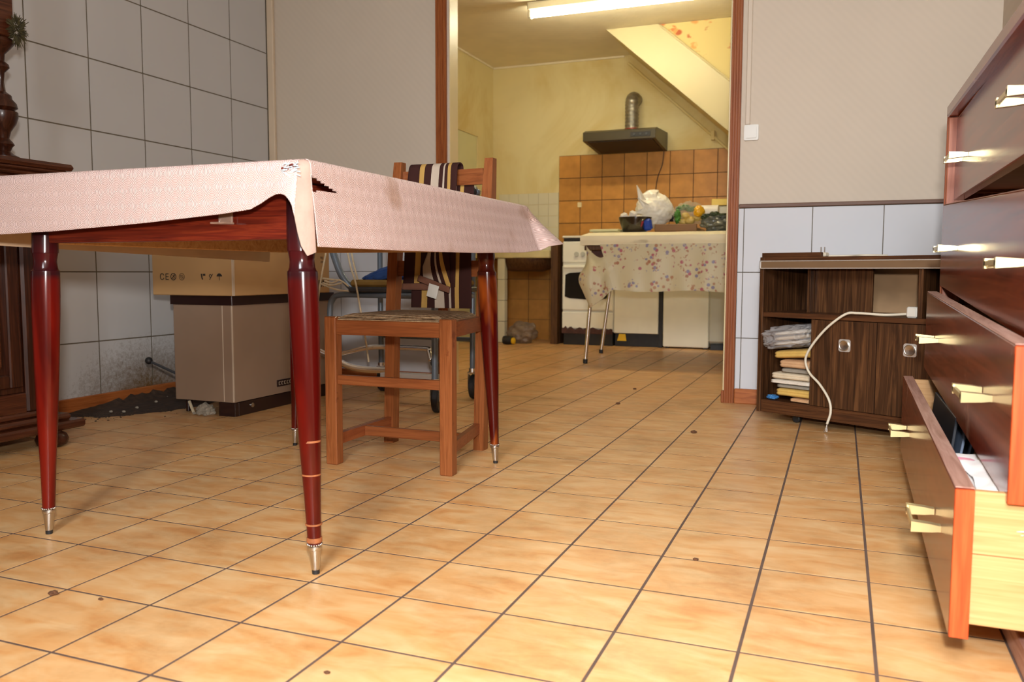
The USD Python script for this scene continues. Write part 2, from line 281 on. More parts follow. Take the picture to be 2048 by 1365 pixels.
M['redtape'] = plain('red_tape', lin(150, 26, 18), .5)
M['yellow'] = plain('yellow_plastic', lin(224, 176, 30), .4)
M['yellowboard'] = plain('yellow_board', lin(226, 196, 96), .5, vary=.08)
M['counter'] = plain('cream_stone_counter', lin(206, 190, 138), .45, vary=.1, scale=12)
M['darkwood'] = wood('dark_post', lin(58, 34, 16), lin(84, 54, 28), lin(104, 70, 40), 'z', 40, 2, .5)
M['pad'] = plain('cream_table_pad', lin(232, 218, 180), .6, vary=.05, bump=.2, bscale=40)
M['bagwhite'] = plain('white_bag_plastic', lin(238, 230, 212), .35, vary=.05)
M['bowl'] = plain('smoked_glass_bowl', lin(40, 30, 20), .1, coat=.5)
M['packred'] = plain('red_packet', lin(150, 38, 44), .35, vary=.3, scale=60)
M['packblue'] = plain('blue_packet', lin(28, 62, 150), .3, vary=.2, scale=50)
M['packwhite'] = plain('white_packet', lin(228, 218, 200), .4)
M['packyellow'] = plain('yellow_pepper', lin(232, 170, 30), .3, vary=.15)
M['green'] = plain('green_leaves', lin(74, 130, 44), .5, vary=.4, scale=40)
M['greendark'] = plain('dark_greens', lin(62, 72, 40), .5, vary=.5, scale=40)
M['potato'] = plain('yellow_potato', lin(208, 176, 92), .5, vary=.2, scale=30)
M['greybag'] = plain('grey_plastic_bag', lin(96, 96, 84), .25, vary=.4, scale=25)
M['brownboard'] = plain('brown_tray', lin(126, 88, 46), .6, vary=.12)
M['dried'] = plain('dried_flowers', lin(70, 62, 34), .9, vary=.6, scale=60)
M['paperwhite'] = plain('white_paper', lin(238, 234, 232), .6, vary=.03)
M['pink'] = plain('pink_paper', lin(226, 150, 168), .6)
M['folder'] = plain('black_folder', lin(34, 36, 42), .4, vary=.2)
M['folderblue'] = plain('grey_blue_folder', lin(104, 118, 140), .4, vary=.15)
M['bandwhite'] = plain('stair_string_cream', lin(188, 174, 132), .45, vary=.04, scale=3)
for nm, c in (('tw_yellow', (206, 168, 88)), ('tw_tan', (200, 158, 116)), ('tw_grey', (150, 142, 128)), ('tw_white', (222, 212, 196)), ('tw_cream', (214, 196, 166))):
    M[nm] = plain(nm, lin(*c), .9, vary=.12, scale=25, bump=.6, bscale=160)
M['bluepaper'] = plain('blue_wrapper', lin(70, 130, 186), .4)
def see_through(name, col, rough, fac):
    return mat(name, {'t': ('transparent_bsdf', {'color': (.97, .97, .97)}), 'p': ('principled_bsdf', {'base_color': col, 'roughness': rough}), 'tc': ('texture_coordinate', {}), 'n': ('noise_texture', {'scale': 30., 'detail': 5.}),
        'b': ('bump', {'strength': .6, 'distance': .004}), 'x': ('mix_closure', {'fac': fac})}, [('tc.object', 'n.vector'), ('n.fac', 'b.height'), ('b.normal', 'p.normal'), ('t.BSDF', 'x.closure1'), ('p.BSDF', 'x.closure2')], 'x.closure')
M['clearbag'] = see_through('clear_bag_plastic', lin(205, 200, 198), .2, .38)
M['dullbag'] = see_through('dull_bag_plastic', lin(140, 124, 108), .3, .5)
M['clearveg'] = see_through('clear_vegetable_bag', lin(220, 214, 190), .15, .24)
M['clearclip'] = see_through('clear_clip_plastic', lin(190, 160, 140), .15, .3)
M['glow'] = mat('fluorescent_glow', {'e': ('emission', {'color': (1., .91, .64), 'strength': TUBE})}, [], 'e.emission')
# flowered wallpaper above the stair, flowered oilcloth on the kitchen table: voronoi clusters
def flowered(name, base, cols, sc, thr, rough=.5, mapscale=(1, 1, 1)):
    n = {'g': ('geometry', {}), 'mp': ('mapping', {'scale': mapscale}), 'v': ('voronoi_texture', {'scale': sc, 'randomness': .75}), 'v2': ('voronoi_texture', {'scale': sc*4.6, 'randomness': 1.}), 'n': ('noise_texture', {'scale': sc*7, 'detail': 3.}),
        'a': ('math', {'math_type': 'multiply_add', 'value2': .7, 'value3': -.35}), 's': ('math', {'math_type': 'add'}), 'r': ('rgb_ramp', {'ramp': [(thr-.06, (1, 1, 1)), (thr+.02, (0, 0, 0))]}), 'cr': ('separate_color', {}),
        'cc': ('rgb_ramp', {'ramp': [(i/(len(cols)), c) for i, c in enumerate(cols)], 'interpolate': False}), 'p2': ('rgb_ramp', {'ramp': [(.34, (1, 1, 1)), (.5, (0, 0, 0))]}), 'mu': ('math', {'math_type': 'multiply'}), 'mx': ('mix_color', {'a': base}), 'p': ('principled_bsdf', {'roughness': rough})}
    return mat(name, n, [('g.position', 'mp.vector'), ('mp.vector', 'v.vector'), ('mp.vector', 'v2.vector'), ('mp.vector', 'n.vector'), ('n.fac', 'a.value1'), ('a.value', 's.value1'), ('v.distance', 's.value2'), ('s.value', 'r.fac'), ('v2.color', 'cr.color'), ('cr.r', 'cc.fac'),
        ('v2.distance', 'p2.fac'), ('r.color', 'mu.value1'), ('p2.color', 'mu.value2'), ('mu.value', 'mx.fac'), ('cc.color', 'mx.b'), ('mx.result', 'p.base_color')])
M['flowerpaper'] = flowered('flowered_wallpaper', lin(198, 178, 116), [lin(168, 84, 40), lin(190, 112, 56), lin(196, 140, 74)], 3.0, .46, .7, (1, 1, 1.3))
M['oilcloth'] = flowered('flowered_oilcloth', lin(196, 182, 144), [lin(166, 84, 92), lin(158, 104, 70), lin(132, 120, 138), lin(168, 118, 82)], 8.5, .50, .5)
# pink table cover with embossed rings, seat rush, striped towel: by uv in metres
M['cover'] = mat('pink_embossed_cover', {'u': ('texture_coordinate', {}), 's': ('vector_math', {'math_type': 'scale', 'scale': 33.}), 'f': ('vector_math', {'math_type': 'fraction'}), 'c': ('vector_math', {'math_type': 'subtract', 'vector2': (.5, .5, 0)}),
    'l': ('vector_math', {'math_type': 'length'}), 'm': ('math', {'math_type': 'multiply', 'value2': 58.}), 'w': ('math', {'math_type': 'sine'}), 'b': ('bump', {'strength': .55, 'distance': .0012}), 'r': ('rgb_ramp', {'ramp': [(0., lin(190, 160, 152)), (1., lin(211, 186, 179))]}),
    'h': ('math', {'math_type': 'multiply_add', 'value2': .5, 'value3': .5}), 'tn': ('noise_texture', {'scale': 5., 'detail': 5.}), 'tr': ('rgb_ramp', {'ramp': [(.30, lin(196, 168, 128)), (.40, (1, 1, 1))]}), 'x': ('mix_color', {'blend_type': 'multiply', 'fac': .8}), 'p': ('principled_bsdf', {'roughness': .55})},
    [('u.UV', 's.vector1'), ('s.vector', 'f.vector1'), ('f.vector', 'c.vector1'), ('c.vector', 'l.vector1'), ('l.value', 'm.value1'), ('m.value', 'w.value1'), ('w.value', 'b.height'), ('b.normal', 'p.normal'), ('w.value', 'h.value1'), ('h.value', 'r.fac'),
     ('u.UV', 'tn.vector'), ('tn.fac', 'tr.fac'), ('r.color', 'x.a'), ('tr.color', 'x.b'), ('x.result', 'p.base_color')])
M['coverlining'] = plain('cover_beige_backing', lin(196, 170, 140), .85, vary=.08, bump=.2, bscale=200)
M['covershade'] = plain('cover_tail_shaded', lin(162, 136, 122), .8, vary=.16, scale=26., bump=.3, bscale=220)  # cloth tail, darker than the cover: its turned-away shade is in the colour
M['rush'] = mat('woven_rush', {'u': ('texture_coordinate', {}), 'sx': ('separate_xyz', {}), 'm': ('math', {'math_type': 'multiply', 'value2': 900.}), 'w': ('math', {'math_type': 'sine'}), 'b': ('bump', {'strength': .9, 'distance': .003}), 'n': ('noise_texture', {'scale': 60., 'detail': 4.}),
    'r': ('rgb_ramp', {'ramp': [(.3, lin(158, 122, 84)), (.5, lin(194, 158, 116)), (.75, lin(216, 188, 148))]}), 'p': ('principled_bsdf', {'roughness': .7})},
    [('u.UV', 'sx.vector'), ('sx.y', 'm.value1'), ('m.value', 'w.value1'), ('w.value', 'b.height'), ('b.normal', 'p.normal'), ('u.UV', 'n.vector'), ('n.fac', 'r.fac'), ('r.color', 'p.base_color')])
br, ye, wh = lin(66, 40, 36), lin(206, 164, 92), lin(206, 188, 168)
M['towel'] = mat('striped_towel', {'u': ('texture_coordinate', {}), 'sx': ('separate_xyz', {}), 'r': ('rgb_ramp', {'interpolate': False, 'ramp': [(0, br), (.22, ye), (.33, br), (.47, wh), (.62, br), (.70, wh), (.735, br), (.80, ye), (.87, br)]}),
    'n': ('noise_texture', {'scale': 320., 'detail': 3.}), 'b': ('bump', {'strength': .8, 'distance': .003}), 'p': ('principled_bsdf', {'roughness': .95, 'specular_ior_level': .1})},
    [('u.UV', 'sx.vector'), ('sx.x', 'r.fac'), ('u.UV', 'n.vector'), ('n.fac', 'b.height'), ('b.normal', 'p.normal'), ('r.color', 'p.base_color')])
M['hem'] = plain('towel_hem', lin(112, 72, 54), .9, vary=.15, scale=40)

# ------------------------------------------------------------------ the setting
XL, XR, YF, YK, YB, ZC, ZK = -2.45, 1.10, 2.80, 6.00, -1.9, 2.62, 2.43
def project(P):
    d = np.asarray(P, float)-EYE; w = d@fw
    return (1024+F*(d@rt)/w, 682.5-F*(d@up)/w, w)
rng = np.random.default_rng(7)
# floor: 0.20 m tiles
fl_ = thing('floor', kind='structure'); obj('grout_bed', bx(XL, XR, YB, YK, -.06, -.0004, 0), M['grout'], fl_)
cells = []
for i in range(-13, 6):
    for j in range(-10, 30):
        x0, x1, y0, y1 = max(i*.2, XL), min(i*.2+.2, XR), max(j*.2, YB), min(j*.2+.2, YK)
        if x1-x0 < .02 or y1-y0 < .02: continue
        px, py_, w = project(((x0+x1)/2, (y0+y1)/2, 0))
        cells.append((w if w > .3 and -220 < px < 2260 and 520 < py_ < 1560 else 99, x0, x1, y0, y1))
cells.sort(); rest = []
for k, (w, x0, x1, y0, y1) in enumerate(cells):
    me = T(tile(x1-x0-.0055, y1-y0-.0055), (x0+x1)/2, (y0+y1)/2, rng.uniform(-.0001, .0001))
    me = R(me, rng.uniform(-.015, .015), (1, 0, 0), ((x0+x1)/2, (y0+y1)/2, 0)) if w < 90 else me
    if k < 300 and w < 90: obj('tile', me, M['floor'][int(rng.integers(3))], fl_)
    else: rest.append(me)
obj('tile_field', join(*rest), M['floor'][0], fl_, kind='stuff')
obj('ceiling', bx(XL-.1, XR+.1, YB, 2.84, ZC, ZC+.06, 0), M['ceiling'], kind='structure')
obj('ceiling', bx(XL-.1, XR+.1, 2.84, YK+.1, ZK, ZK+.25, 0), M['kceiling'], kind='structure')
# left wall, white 0.2965 m tiles up to the ceiling
wl_ = thing('wall_left', kind='structure'); obj('plaster', bx(XL-.12, XL-.0008, YB, YF+.08, 0, ZC, 0), M['joint'], wl_)
P_, Q_ = .2965, .2995
rest = []
for k in range(0, 16):
    y1 = 2.775-k*P_; y0 = y1-P_
    for r_ in range(9):
        z0 = max(-.007+r_*Q_, .0); z1 = min(-.007+(r_+1)*Q_, ZC-.005)
        if z1-z0 < .03: continue
        me = T(face(tile(y1-y0-.0062, z1-z0-.0055), '+x'), XL+rng.uniform(0, .0008), (y0+y1)/2, (z0+z1)/2)
        if k < 9 and r_ < 8: obj('tile', me, M['tile_sooty' if r_ < 2 and 1 <= k <= 5 else 'tile_white'], wl_)
        else: rest.append(me)
obj('tile_field', join(*rest), M['tile_white'], wl_, kind='stuff')
obj('baseboard_left', bx(XL-.001, XL+.014, YB, YF-.016, 0, .064, .003), M['skirting'], kind='structure')
obj('trim_1', bx(XL+.001, XL+.042, YF-.024, YF-.001, .065, ZC, .004), M['corner'], kind='structure')
obj('wall_back', join(bx(XL-.1, -.12, YB-.2, YB, 0, ZC, 0), bx(1.06, XR+.1, YB-.2, YB, 0, ZC, 0), bx(-.12, 1.06, YB-.2, YB, 0, .95, 0), bx(-.12, 1.06, YB-.2, YB, 2.40, ZC, 0)), M['paper'], kind='structure')  # unseen wall, added so that its opening limits daylight on the left
w1 = thing('window_1', kind='structure'); obj('window_frame', join(bx(-.12, -.07, YB-.14, YB-.09, .95, 2.40), bx(1.01, 1.06, YB-.14, YB-.09, .95, 2.40), bx(-.07, 1.01, YB-.14, YB-.09, .95, 1.0), bx(-.07, 1.01, YB-.14, YB-.09, 2.35, 2.40)), M['cream'], w1)  # unseen frame around the added opening
obj('wall_right', bx(XR, XR+.12, YB, YK, 0, ZC, 0), M['paper'], kind='structure')
# far wall with the doorway; wallpaper above a tiled dado
XO0, XO1, ZH = -1.350, .055, 2.12
wf = thing('wall_far', kind='structure')
obj('wallpaper', join(bx(XL, XO0, YF, YF+.08, 0, ZC, 0), bx(XO1, XR, YF, YF+.08, 0, ZC, 0), bx(XO0, XO1, YF, YF+.08, ZH, ZC, 0)), M['paper'], wf)
obj('tile_backing', join(bx(XL, XO0-.07, YF-.0045, YF, .0, .885, 0), bx(XO1+.036, XR, YF-.0045, YF, .0, .885, 0)), M['joint'], wf)
for xs in ([.092, .117, .407, .692, .980, XR], [XL+.043, -2.30, -2.0035, -1.707, -1.423]):
    for x0, x1 in zip(xs[:-1], xs[1:]):
        for z0, z1 in ((.0, .299), (.299, .597), (.597, .884)):
            if x1-x0 > .02: obj('tile', T(face(tile(x1-x0-.0035, z1-z0-.0035, .006), '-y'), (x0+x1)/2, YF-.009, (z0+z1)/2), M['tile_blue'], wf)
obj('trim_2', join(bx(.094, XR, YF-.016, YF-.001, .885, .902, .003), bx(XL+.043, -1.424, YF-.016, YF-.001, .885, .902, .003)), M['dado'], kind='structure')
obj('baseboard_far', join(bx(.094, XR-.002, YF-.024, YF-.0092, 0, .068, .003), bx(XL+.016, -1.424, YF-.024, YF-.0092, 0, .068, .003)), M['skirting_x'], kind='structure')
# door frame: fluted casings and a cream jamb lining
df = thing('door_frame', kind='structure')
def casing(x0, x1):
    n = 4; w = (x1-x0)/n; P = [(x0, YF+.01), (x0, YF-.014)]
    for k in range(n):
        a = x0+k*w; P += [(a+.002, YF-.018), (a+w-.004, YF-.018), (a+w-.0025, YF-.0155), (a+w-.0008, YF-.0155)]
    P += [(x1, YF-.014), (x1, YF+.01)]
    return prism(P, ZH+.06, 'z', 0)
obj('casing', casing(-1.421, -1.362), M['casing'], df); obj('casing', casing(.046, .092), M['casing'], df)
obj('casing', bx(-1.421, .092, YF-.018, YF+.01, ZH+.0, ZH+.07), M['casing'], df)
obj('jamb_lining', bx(-1.366, -1.348, YF+.002, YF+.10, 0, ZH, .002), M['cream'], df)
obj('jamb_lining', bx(.038, .056, YF+.002, YF+.10, 0, ZH, .002), M['cream'], df)
obj('plinth_block', bx(.034, .047, YF-.02, YF+.03, 0, .055, .002), M['casing'], df)
sw = thing('light_switch', 'white square light switch on the wallpaper beside the doorway', 'light switch', (.139, YF, 1.217))
obj('plate', T(face(prism(rpoly(.062, .068, .006), .012), '-y'), 0, 0, 0), M['whiteplastic'], sw); obj('rocker', T(face(prism(rpoly(.045, .05, .004), .006), '-y'), 0, -.012, .0), M['whiteplastic'], sw)
tag(obj('cable_trunking', bx(.112, .133, YF-.012, YF-.0005, 1.252, ZC-.002, .003), M['trunk']), 'thin vertical cable trunking rising from the light switch', 'cable trunking')
# kitchen shell
obj('wall_kitchen_left', bx(XL-.12, XL, YF+.08, YK+.1, 0, ZK, 0), M['kwall'], kind='structure')
d1 = thing('door_1', kind='structure'); obj('panel', bx(XL-.005, XL+.006, 4.62, 5.62, .0, 1.765, .003), M['kpale'], d1)
obj('frame', join(bx(XL-.002, XL+.012, 4.60, 5.648, 1.765, 1.785, .002), bx(XL-.002, XL+.012, 5.628, 5.648, 0, 1.765, .002)), M['kwall'], d1)
wk = thing('wall_kitchen_back', kind='structure'); obj('plaster', bx(XL, XR, YK, YK+.12, 0, ZK+.02, 0), M['kwall'], wk)
obj('tile_backing', bx(-1.815, XR, YK-.006, YK, .55, 1.615, 0), M['joint_brown'], wk)
for i in range(15):
    x0 = -1.815+i*.196; x1 = min(x0+.196, XR)
    for j in range(5):
        z1 = 1.614-j*.196
        if x1-x0 > .03: obj('tile', T(face(tile(x1-x0-.006, .19, .007), '-y'), (x0+x1)/2, YK-.011, z1-.098), M['tile_brown'][int(rng.integers(2))], wk)
obj('light_tile_backing', bx(XL+.06, -1.82, YK-.005, YK, .775, 1.30, 0), M['kwall'], wk)
for i in range(6):
    for j in range(5):
        obj('small_tile', T(face(tile(.0925, .0985, .006), '-y'), -2.385+(i+.5)*.0945, YK-.010, 1.298-(j+.5)*.1015), M['tile_small'], wk)
obj('trim_3', join(bx(XL, -1.24, YK-.014, YK, ZK-.016, ZK, .004), bx(XL, XL+.014, YF+.1, YK, ZK-.016, ZK, .004)), M['kceiling'], kind='structure')
# stairs rising across the kitchen's far corner: soffit, string board, papered side
YS = 5.20; sl = -.877
def zs(x): return 2.427+sl*(x+1.184)
st = thing('staircase', 'enclosed sloping staircase underside above the kitchen stove corner', 'staircase')
xe = 1.09
obj('soffit', prism([(-1.184, ZK-.002), (xe, zs(xe)), (xe, zs(xe)+.05), (-1.127, ZK-.002)], YK-YS-.035, 'y', YS+.01), M['kwall'], st)
def za(x): return 2.42-.86*(x+.777)
obj('string_board', prism([(-1.184, ZK-.003), (xe, zs(xe)), (xe, za(xe)), (-.787, ZK-.003)], .03, 'y', YS-.012), M['bandwhite'], st)
obj('papered_side', prism([(-.80, ZK-.003), (xe, za(xe)-.02), (xe, ZK-.003)], .03, 'y', YS+.004), M['flowerpaper'], st)
obj('edge_bead', tube([(-.770, YS-.012, ZK-.016), (xe, YS-.012, za(xe))], .008, 8), M['bandwhite'], st)
pp = thing('conduit_pipe', 'thin pipe running down the wall under the sloping stairs', 'pipe')
dp = -.905
obj('tube', tube([(-1.20, YK-.032, 2.36), (.5, YK-.032, 2.36+dp*1.7)], .011, 8), M['kwall'], pp); obj('bracket', bx(-.50, -.47, YK-.046, YK-.001, 2.36+dp*.72-.03, 2.36+dp*.72+.05, .004), M['kwall'], pp)
# fluorescent batten
ft = thing('fluorescent_light', 'lit fluorescent tube batten on the kitchen ceiling', 'ceiling light', (-.90, 4.40, ZK))
obj('batten', bx(-.62, .62, -.028, .028, -.055, 0, .006), M['enamel'], ft)
obj('tube', R(lathe([(.001, -.59), (.018, -.59), (.019, -.585), (.019, .585), (.018, .59), (.001, .59)], 24), 90, (0, 1, 0)).apply_translation([0, 0, -.084]), M['glow'], ft, smooth=40)
for s in (-1, 1): obj('end_cap', bx(s*.592, s*.618, -.022, .022, -.108, -.05, .006), M['enamel'], ft)
class Th:                       # a thing whose parts are given in world coordinates
    def __init__(s, name, label, cat, base, group=None):
        s.b = np.array(base, float); s.p = thing(name, label, cat, base, group=group)
    def add(s, name, mesh, m, smooth=False, uv=None, label=None, parent=None, kind=None):
        return obj(name, T(mesh, *(-s.b)), m, parent if parent is not None else s.p, smooth, uv, label, kind=kind)
    def sub(s, name, label=None): return group_of(s.p, name, label)

# ------------------------------------------------------------------ dining table and its cover
TX0, TX1, TY0, TY1, TZ = -1.33, -.395, .20, 1.335, .797
tb = Th('dining_table', 'dark red wooden table on tapered turned legs with metal ferrules', 'table', (-.86, .77, 0))
tb.add('tabletop', bx(TX0, TX1, TY0, TY1, TZ-.028, TZ, .004), M['mahog_x'])
tb.add('apron', bx(-1.12, -.45, .238, .262, .657, TZ-.029), M['mahog_x']); tb.add('apron', bx(-1.14, -.52, 1.235, 1.259, .657, TZ-.029), M['ply'])
tb.add('apron', bx(-1.17, -1.148, .27, 1.23, .657, TZ-.029), M['ply']); tb.add('apron', bx(-.47, -.446, .27, 1.23, .657, TZ-.029), M['mahog_y'])
tb.add('slide_rail', bx(-1.29, -1.26, .24, 1.29, .725, TZ-.029), M['ply'])
prof = [(.0135, .055), (.0155, .062), (.019, .15), (.0245, .25), (.0292, .36), (.0335, .49), (.0342, .55), (.0340, .580), (.0336, .584), (.0310, .586), (.0290, .592), (.0276, .602), (.0276, .608), (.0290, .616), (.0300, .622), (.0316, .6225), (.0318, .628), (.0312, .66), (.0292, .71), (.0284, .745), (.027, .750), (.001, .752)]
fer = [(.0088, .008), (.0098, .012), (.0132, .044), (.0132, .047), (.0160, .0485), (.0168, .052), (.0160, .0555), (.0135, .057), (.001, .057)]
def leg(fx, fy, dx, dy, m, H=TZ-.03):
    k = H/.752
    def sh(pr, n=40):
        me = lathe(pr, n); v = me.vertices; t = v[:, 2]/.752; v = v.copy(); v[:, :2] *= .86; v[:, 0] += fx+dx*t; v[:, 1] += fy+dy*t; v[:, 2] *= k
        return trimesh.Trimesh(v, me.faces, process=False)
    P = tb.add('leg', sh(prof), m, 35); tb.add('ferrule', sh(fer, 28), M['nickel'], 35, parent=P)
    beads = [trimesh.creation.icosphere(1, .0022) for _ in range(18)]
    for q, b in enumerate(beads): a = 2*PI*q/18; b.apply_translation([fx+dx*.07+.0139*math.cos(a), fy+dy*.07+.0139*math.sin(a), .0585*k])
    tb.add('beading', join(*beads), M['nickel'], True, parent=P); tb.add('foot_pad', sh([(.001, 0), (.0085, 0), (.009, .009), (.001, .009)], 20), M['black'], parent=P); return P
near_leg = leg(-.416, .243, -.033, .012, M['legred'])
def band(z, r, h, a0, a1):                        # a worn pale band round the near leg
    me = lathe([(r*.97, z), (r+.0006, z+.0005), (r+.0006, z+h), (r*.97, z+h+.0005)], 48); c = me.triangles_center; a = np.degrees(np.arctan2(c[:, 1], c[:, 0])); me = trimesh.Trimesh(me.vertices, me.faces[(a > a0) & (a < a1)], process=False)
    k = z/.752; return T(me, -.416-.033*k, .243+.012*k, 0)
for z, r, h, a0, a1 in ((.098, .0161, .003, -181, 181), (.197, .0189, .003, -120, 10), (.263, .0217, .004, -70, 10), (.064, .0146, .009, -181, 181)): tb.add('worn_band', band(z, r, h, a0, a1), M['wornwood'], parent=near_leg, label='pale worn band on the near leg')
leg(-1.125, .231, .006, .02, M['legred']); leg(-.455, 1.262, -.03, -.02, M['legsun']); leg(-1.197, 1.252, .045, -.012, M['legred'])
# cover: skirt follows the table edge; hang, flare and folds vary along it
cv = Th('tablecloth', 'pale pink embossed oilcloth draped over the dining table, torn at the near corner', 'tablecloth', (-.86, .77, TZ))
cr = .022; zt = TZ+.004; ex = .006
X0, X1, Y0, Y1 = TX0-ex, TX1+ex, TY0-ex, TY1+ex
n_ = 26
gx, gy = np.meshgrid(np.linspace(X0, X1, 30), np.linspace(Y0, Y1, 30), indexing='ij'); gz = zt+.0015*meshkit.fbm(np.stack([gx*9, gy*9, 0*gx], -1), 3, 2)-.001
me, uv = sheet(np.stack([gx, gy, gz], -1), .0016, np.stack([gx, gy], -1)); cv.add('top_cover', me, M['cover'], True, uv)
def skirt(pts, nrm, L, fl_, nv=16, s0=0., ripple=.004, seed=0, cut=None, top=0.):
    pts, nrm = np.array(pts, float), np.array(nrm, float); m = len(pts); v = np.linspace(0, 1, nv)
    s = s0+np.r_[0, np.cumsum(np.linalg.norm(np.diff(pts, axis=0), axis=1))]
    L, fl_ = np.broadcast_to(L, m), np.broadcast_to(fl_, m)
    G = np.zeros((m, nv, 3)); U = np.zeros((m, nv, 2))
    for i in range(m):
        d = L[i]*v; rnd = np.minimum(d/.012, 1.)
        out = .010*np.sin(rnd*PI/2)+fl_[i]*np.maximum(v, 0)**1.2+ripple*(meshkit.fbm(np.stack([np.full(nv, s[i]*7), v*1.5, np.full(nv, seed+.5)], -1), 3, seed)-.5)*2*v
        G[i, :, :2] = pts[i]+nrm[i]*out[:, None]; G[i, :, 2] = zt-top*v-np.where(d < .012, .012*(1-np.cos(rnd*PI/2)), d)
        U[i, :, 0] = s[i]; U[i, :, 1] = d
    return G, U
def seg(a, b, n): return [tuple(np.array(a)+(np.array(b)-np.array(a))*t) for t in np.linspace(0, 1, n)]
# near side (front), left to right, ending in the folded corner tail
cr_t = .012
fx_ = np.r_[np.linspace(X0, -.56, 40)[:-1], np.linspace(-.56, X1-cr_t, 40)]; nf = len(fx_)
Lf = np.interp(fx_, [-1.34, -1.0, -.76, -.56, -.50, -.475, -.455, -.44, -.428, -.416, -.406, -.401], [.132, .122, .110, .096, .090, .080, .070, .0645, .0635, .067, .077, .086])
ff = np.interp(fx_, [-1.34, -.6, -.46, -.39], [.004, .006, .012, .018])
ang = np.linspace(-90, -22, 34)[1:]; Lt = np.interp(ang, [-90, -84, -76, -66, -50, -22], [.090, .106, .134, .160, .177, .170]); ft_ = np.interp(ang, [-90, -22], [.016, .013])
ptsF = [(x, Y0) for x in fx_]+[(X1-cr_t+cr_t*math.cos(math.radians(a)), Y0+cr_t+cr_t*math.sin(math.radians(a))) for a in ang]
G, U = skirt(ptsF, [(0, -1)]*nf+[(math.cos(math.radians(a)), math.sin(math.radians(a))) for a in ang], np.r_[Lf, Lt], np.r_[ff, ft_], 22, 0, .003, 3)
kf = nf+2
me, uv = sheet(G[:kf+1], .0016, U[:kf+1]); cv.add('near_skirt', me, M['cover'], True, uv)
me, uv = sheet(G[kf:], .0016, U[kf:]); cv.add('corner_fold', me, M['covershade'], True, uv, label='folded tail of the cloth at the near corner, its shade put into the colour')
# right side with the tear near its start, and the flared far corner
ry = np.r_[np.linspace(Y0+.001, Y0+.10, 44)[:-1], np.linspace(Y0+.10, Y1-.02, 56)]; n0 = len(ry); NV = 44
ptsR = [(X1-.001, y) for y in ry]; nR = [(1, 0)]*n0; LR = list(np.interp(ry, [.19, .5, .9, 1.2, 1.33], [.160, .160, .156, .148, .138])); fR = list(np.interp(ry, [.19, .4, .9, 1.15, 1.33], [.013, .024, .026, .030, .050]))
for a in np.linspace(8, 82, 14):
    ptsR.append((X1-.02+.02*math.cos(math.radians(a)), Y1-.02+.02*math.sin(math.radians(a)))); nR.append((math.cos(math.radians(a)), math.sin(math.radians(a))))
    w = math.sin(math.radians(a)*2); LR.append(.130-.014*w); fR.append(.05+.075*w)
for x in np.linspace(X1-.022, X1-.12, 8): ptsR.append((x, Y1)); nR.append((0, 1)); LR.append(.125); fR.append(.05-.04*(X1-.022-x)/.1)
G, U = skirt(ptsR, nR, LR, fR, NV, 0, .004, 9); U[..., 0] += 1.0
keep = np.ones((len(ptsR)-1, NV-1), bool)
for i in range(n0-1):                             # the tear: a wedge-shaped opening that starts at the corner
    t_ = (ry[i]-Y0)/.085; d_ = (U[i, :-1, 1]+U[i, 1:, 1])/2
    if t_ < 1: keep[i] = ~((d_ > .030+.026*t_) & (d_ < .058-.002*t_))
me, uv = sheet(G, .0016, U)
fa = me.faces; cell = np.arange((len(ptsR)-1)*(NV-1)*4)//4; okf = np.r_[keep.reshape(-1)[cell], np.ones(len(fa)-len(cell), bool)]
me = trimesh.Trimesh(me.vertices, fa[okf], process=False); cv.add('right_skirt', me, M['cover'], True, uv)
# left hang (its beige backing shows from below) and far hang
G, U = skirt([(X0, y) for y in np.linspace(Y1, Y0, 40)], [(-1, 0)]*40, np.linspace(.172, .142, 40), .01, 14, 0, .003, 12); me, uv = sheet(G, .0016, U); cv.add('left_skirt', me, M['coverlining'], True)
G, U = skirt([(x, Y1) for x in np.linspace(X1-.12, X0, 40)], [(0, 1)]*40, .10, .006, 10, 0, .003, 14); me, uv = sheet(G, .0016, U); cv.add('far_skirt', me, M['cover'], True, uv)
# worn hole at the near corner: frayed pale backing with dark gaps
wr = np.random.default_rng(3); hp = []
for k in range(22):
    u_, w_ = wr.uniform(0, .036), wr.uniform(.006, .03); a = wr.uniform(-.7, .7)
    p0 = np.array([X1-.010-u_*.9, Y0-.0135-.004*wr.random(), zt-w_]); q0 = p0+np.array([math.cos(a)*.010, -.0008, math.sin(a)*.010]); hp.append(tube([p0, (p0+q0)/2+[0, -.0012, 0], q0], .0011, 5))
cv.add('frayed_hole', join(*hp), plain('frayed_blue_white', lin(190, 208, 214), .9), True, label='frayed pale threads at the worn corner hole')
hl = [blob((X1-.016-dx, Y0-.0125, zt-dz), (rx_, .0022, rz_), .5, 3, k, 3) for k, (dx, dz, rx_, rz_) in enumerate([(.006, .014, .006, .005), (.017, .020, .008, .006), (-.004, .013, .003, .005), (.025, .017, .004, .003)])]
cv.add('hole_gap', join(*hl), M['mahog_x'], True, label='dark gaps of the worn corner hole')
cl = Th('tablecloth_clip', 'small clear plastic tablecloth clip on the near table edge', 'clip', (-.60, .2, .7))
cl.add('clip_body', join(bx(-.622, -.588, .228, .234, .690, .768, .002), bx(-.622, -.588, .205, .236, .688, .692, .001)), M['clearclip'])

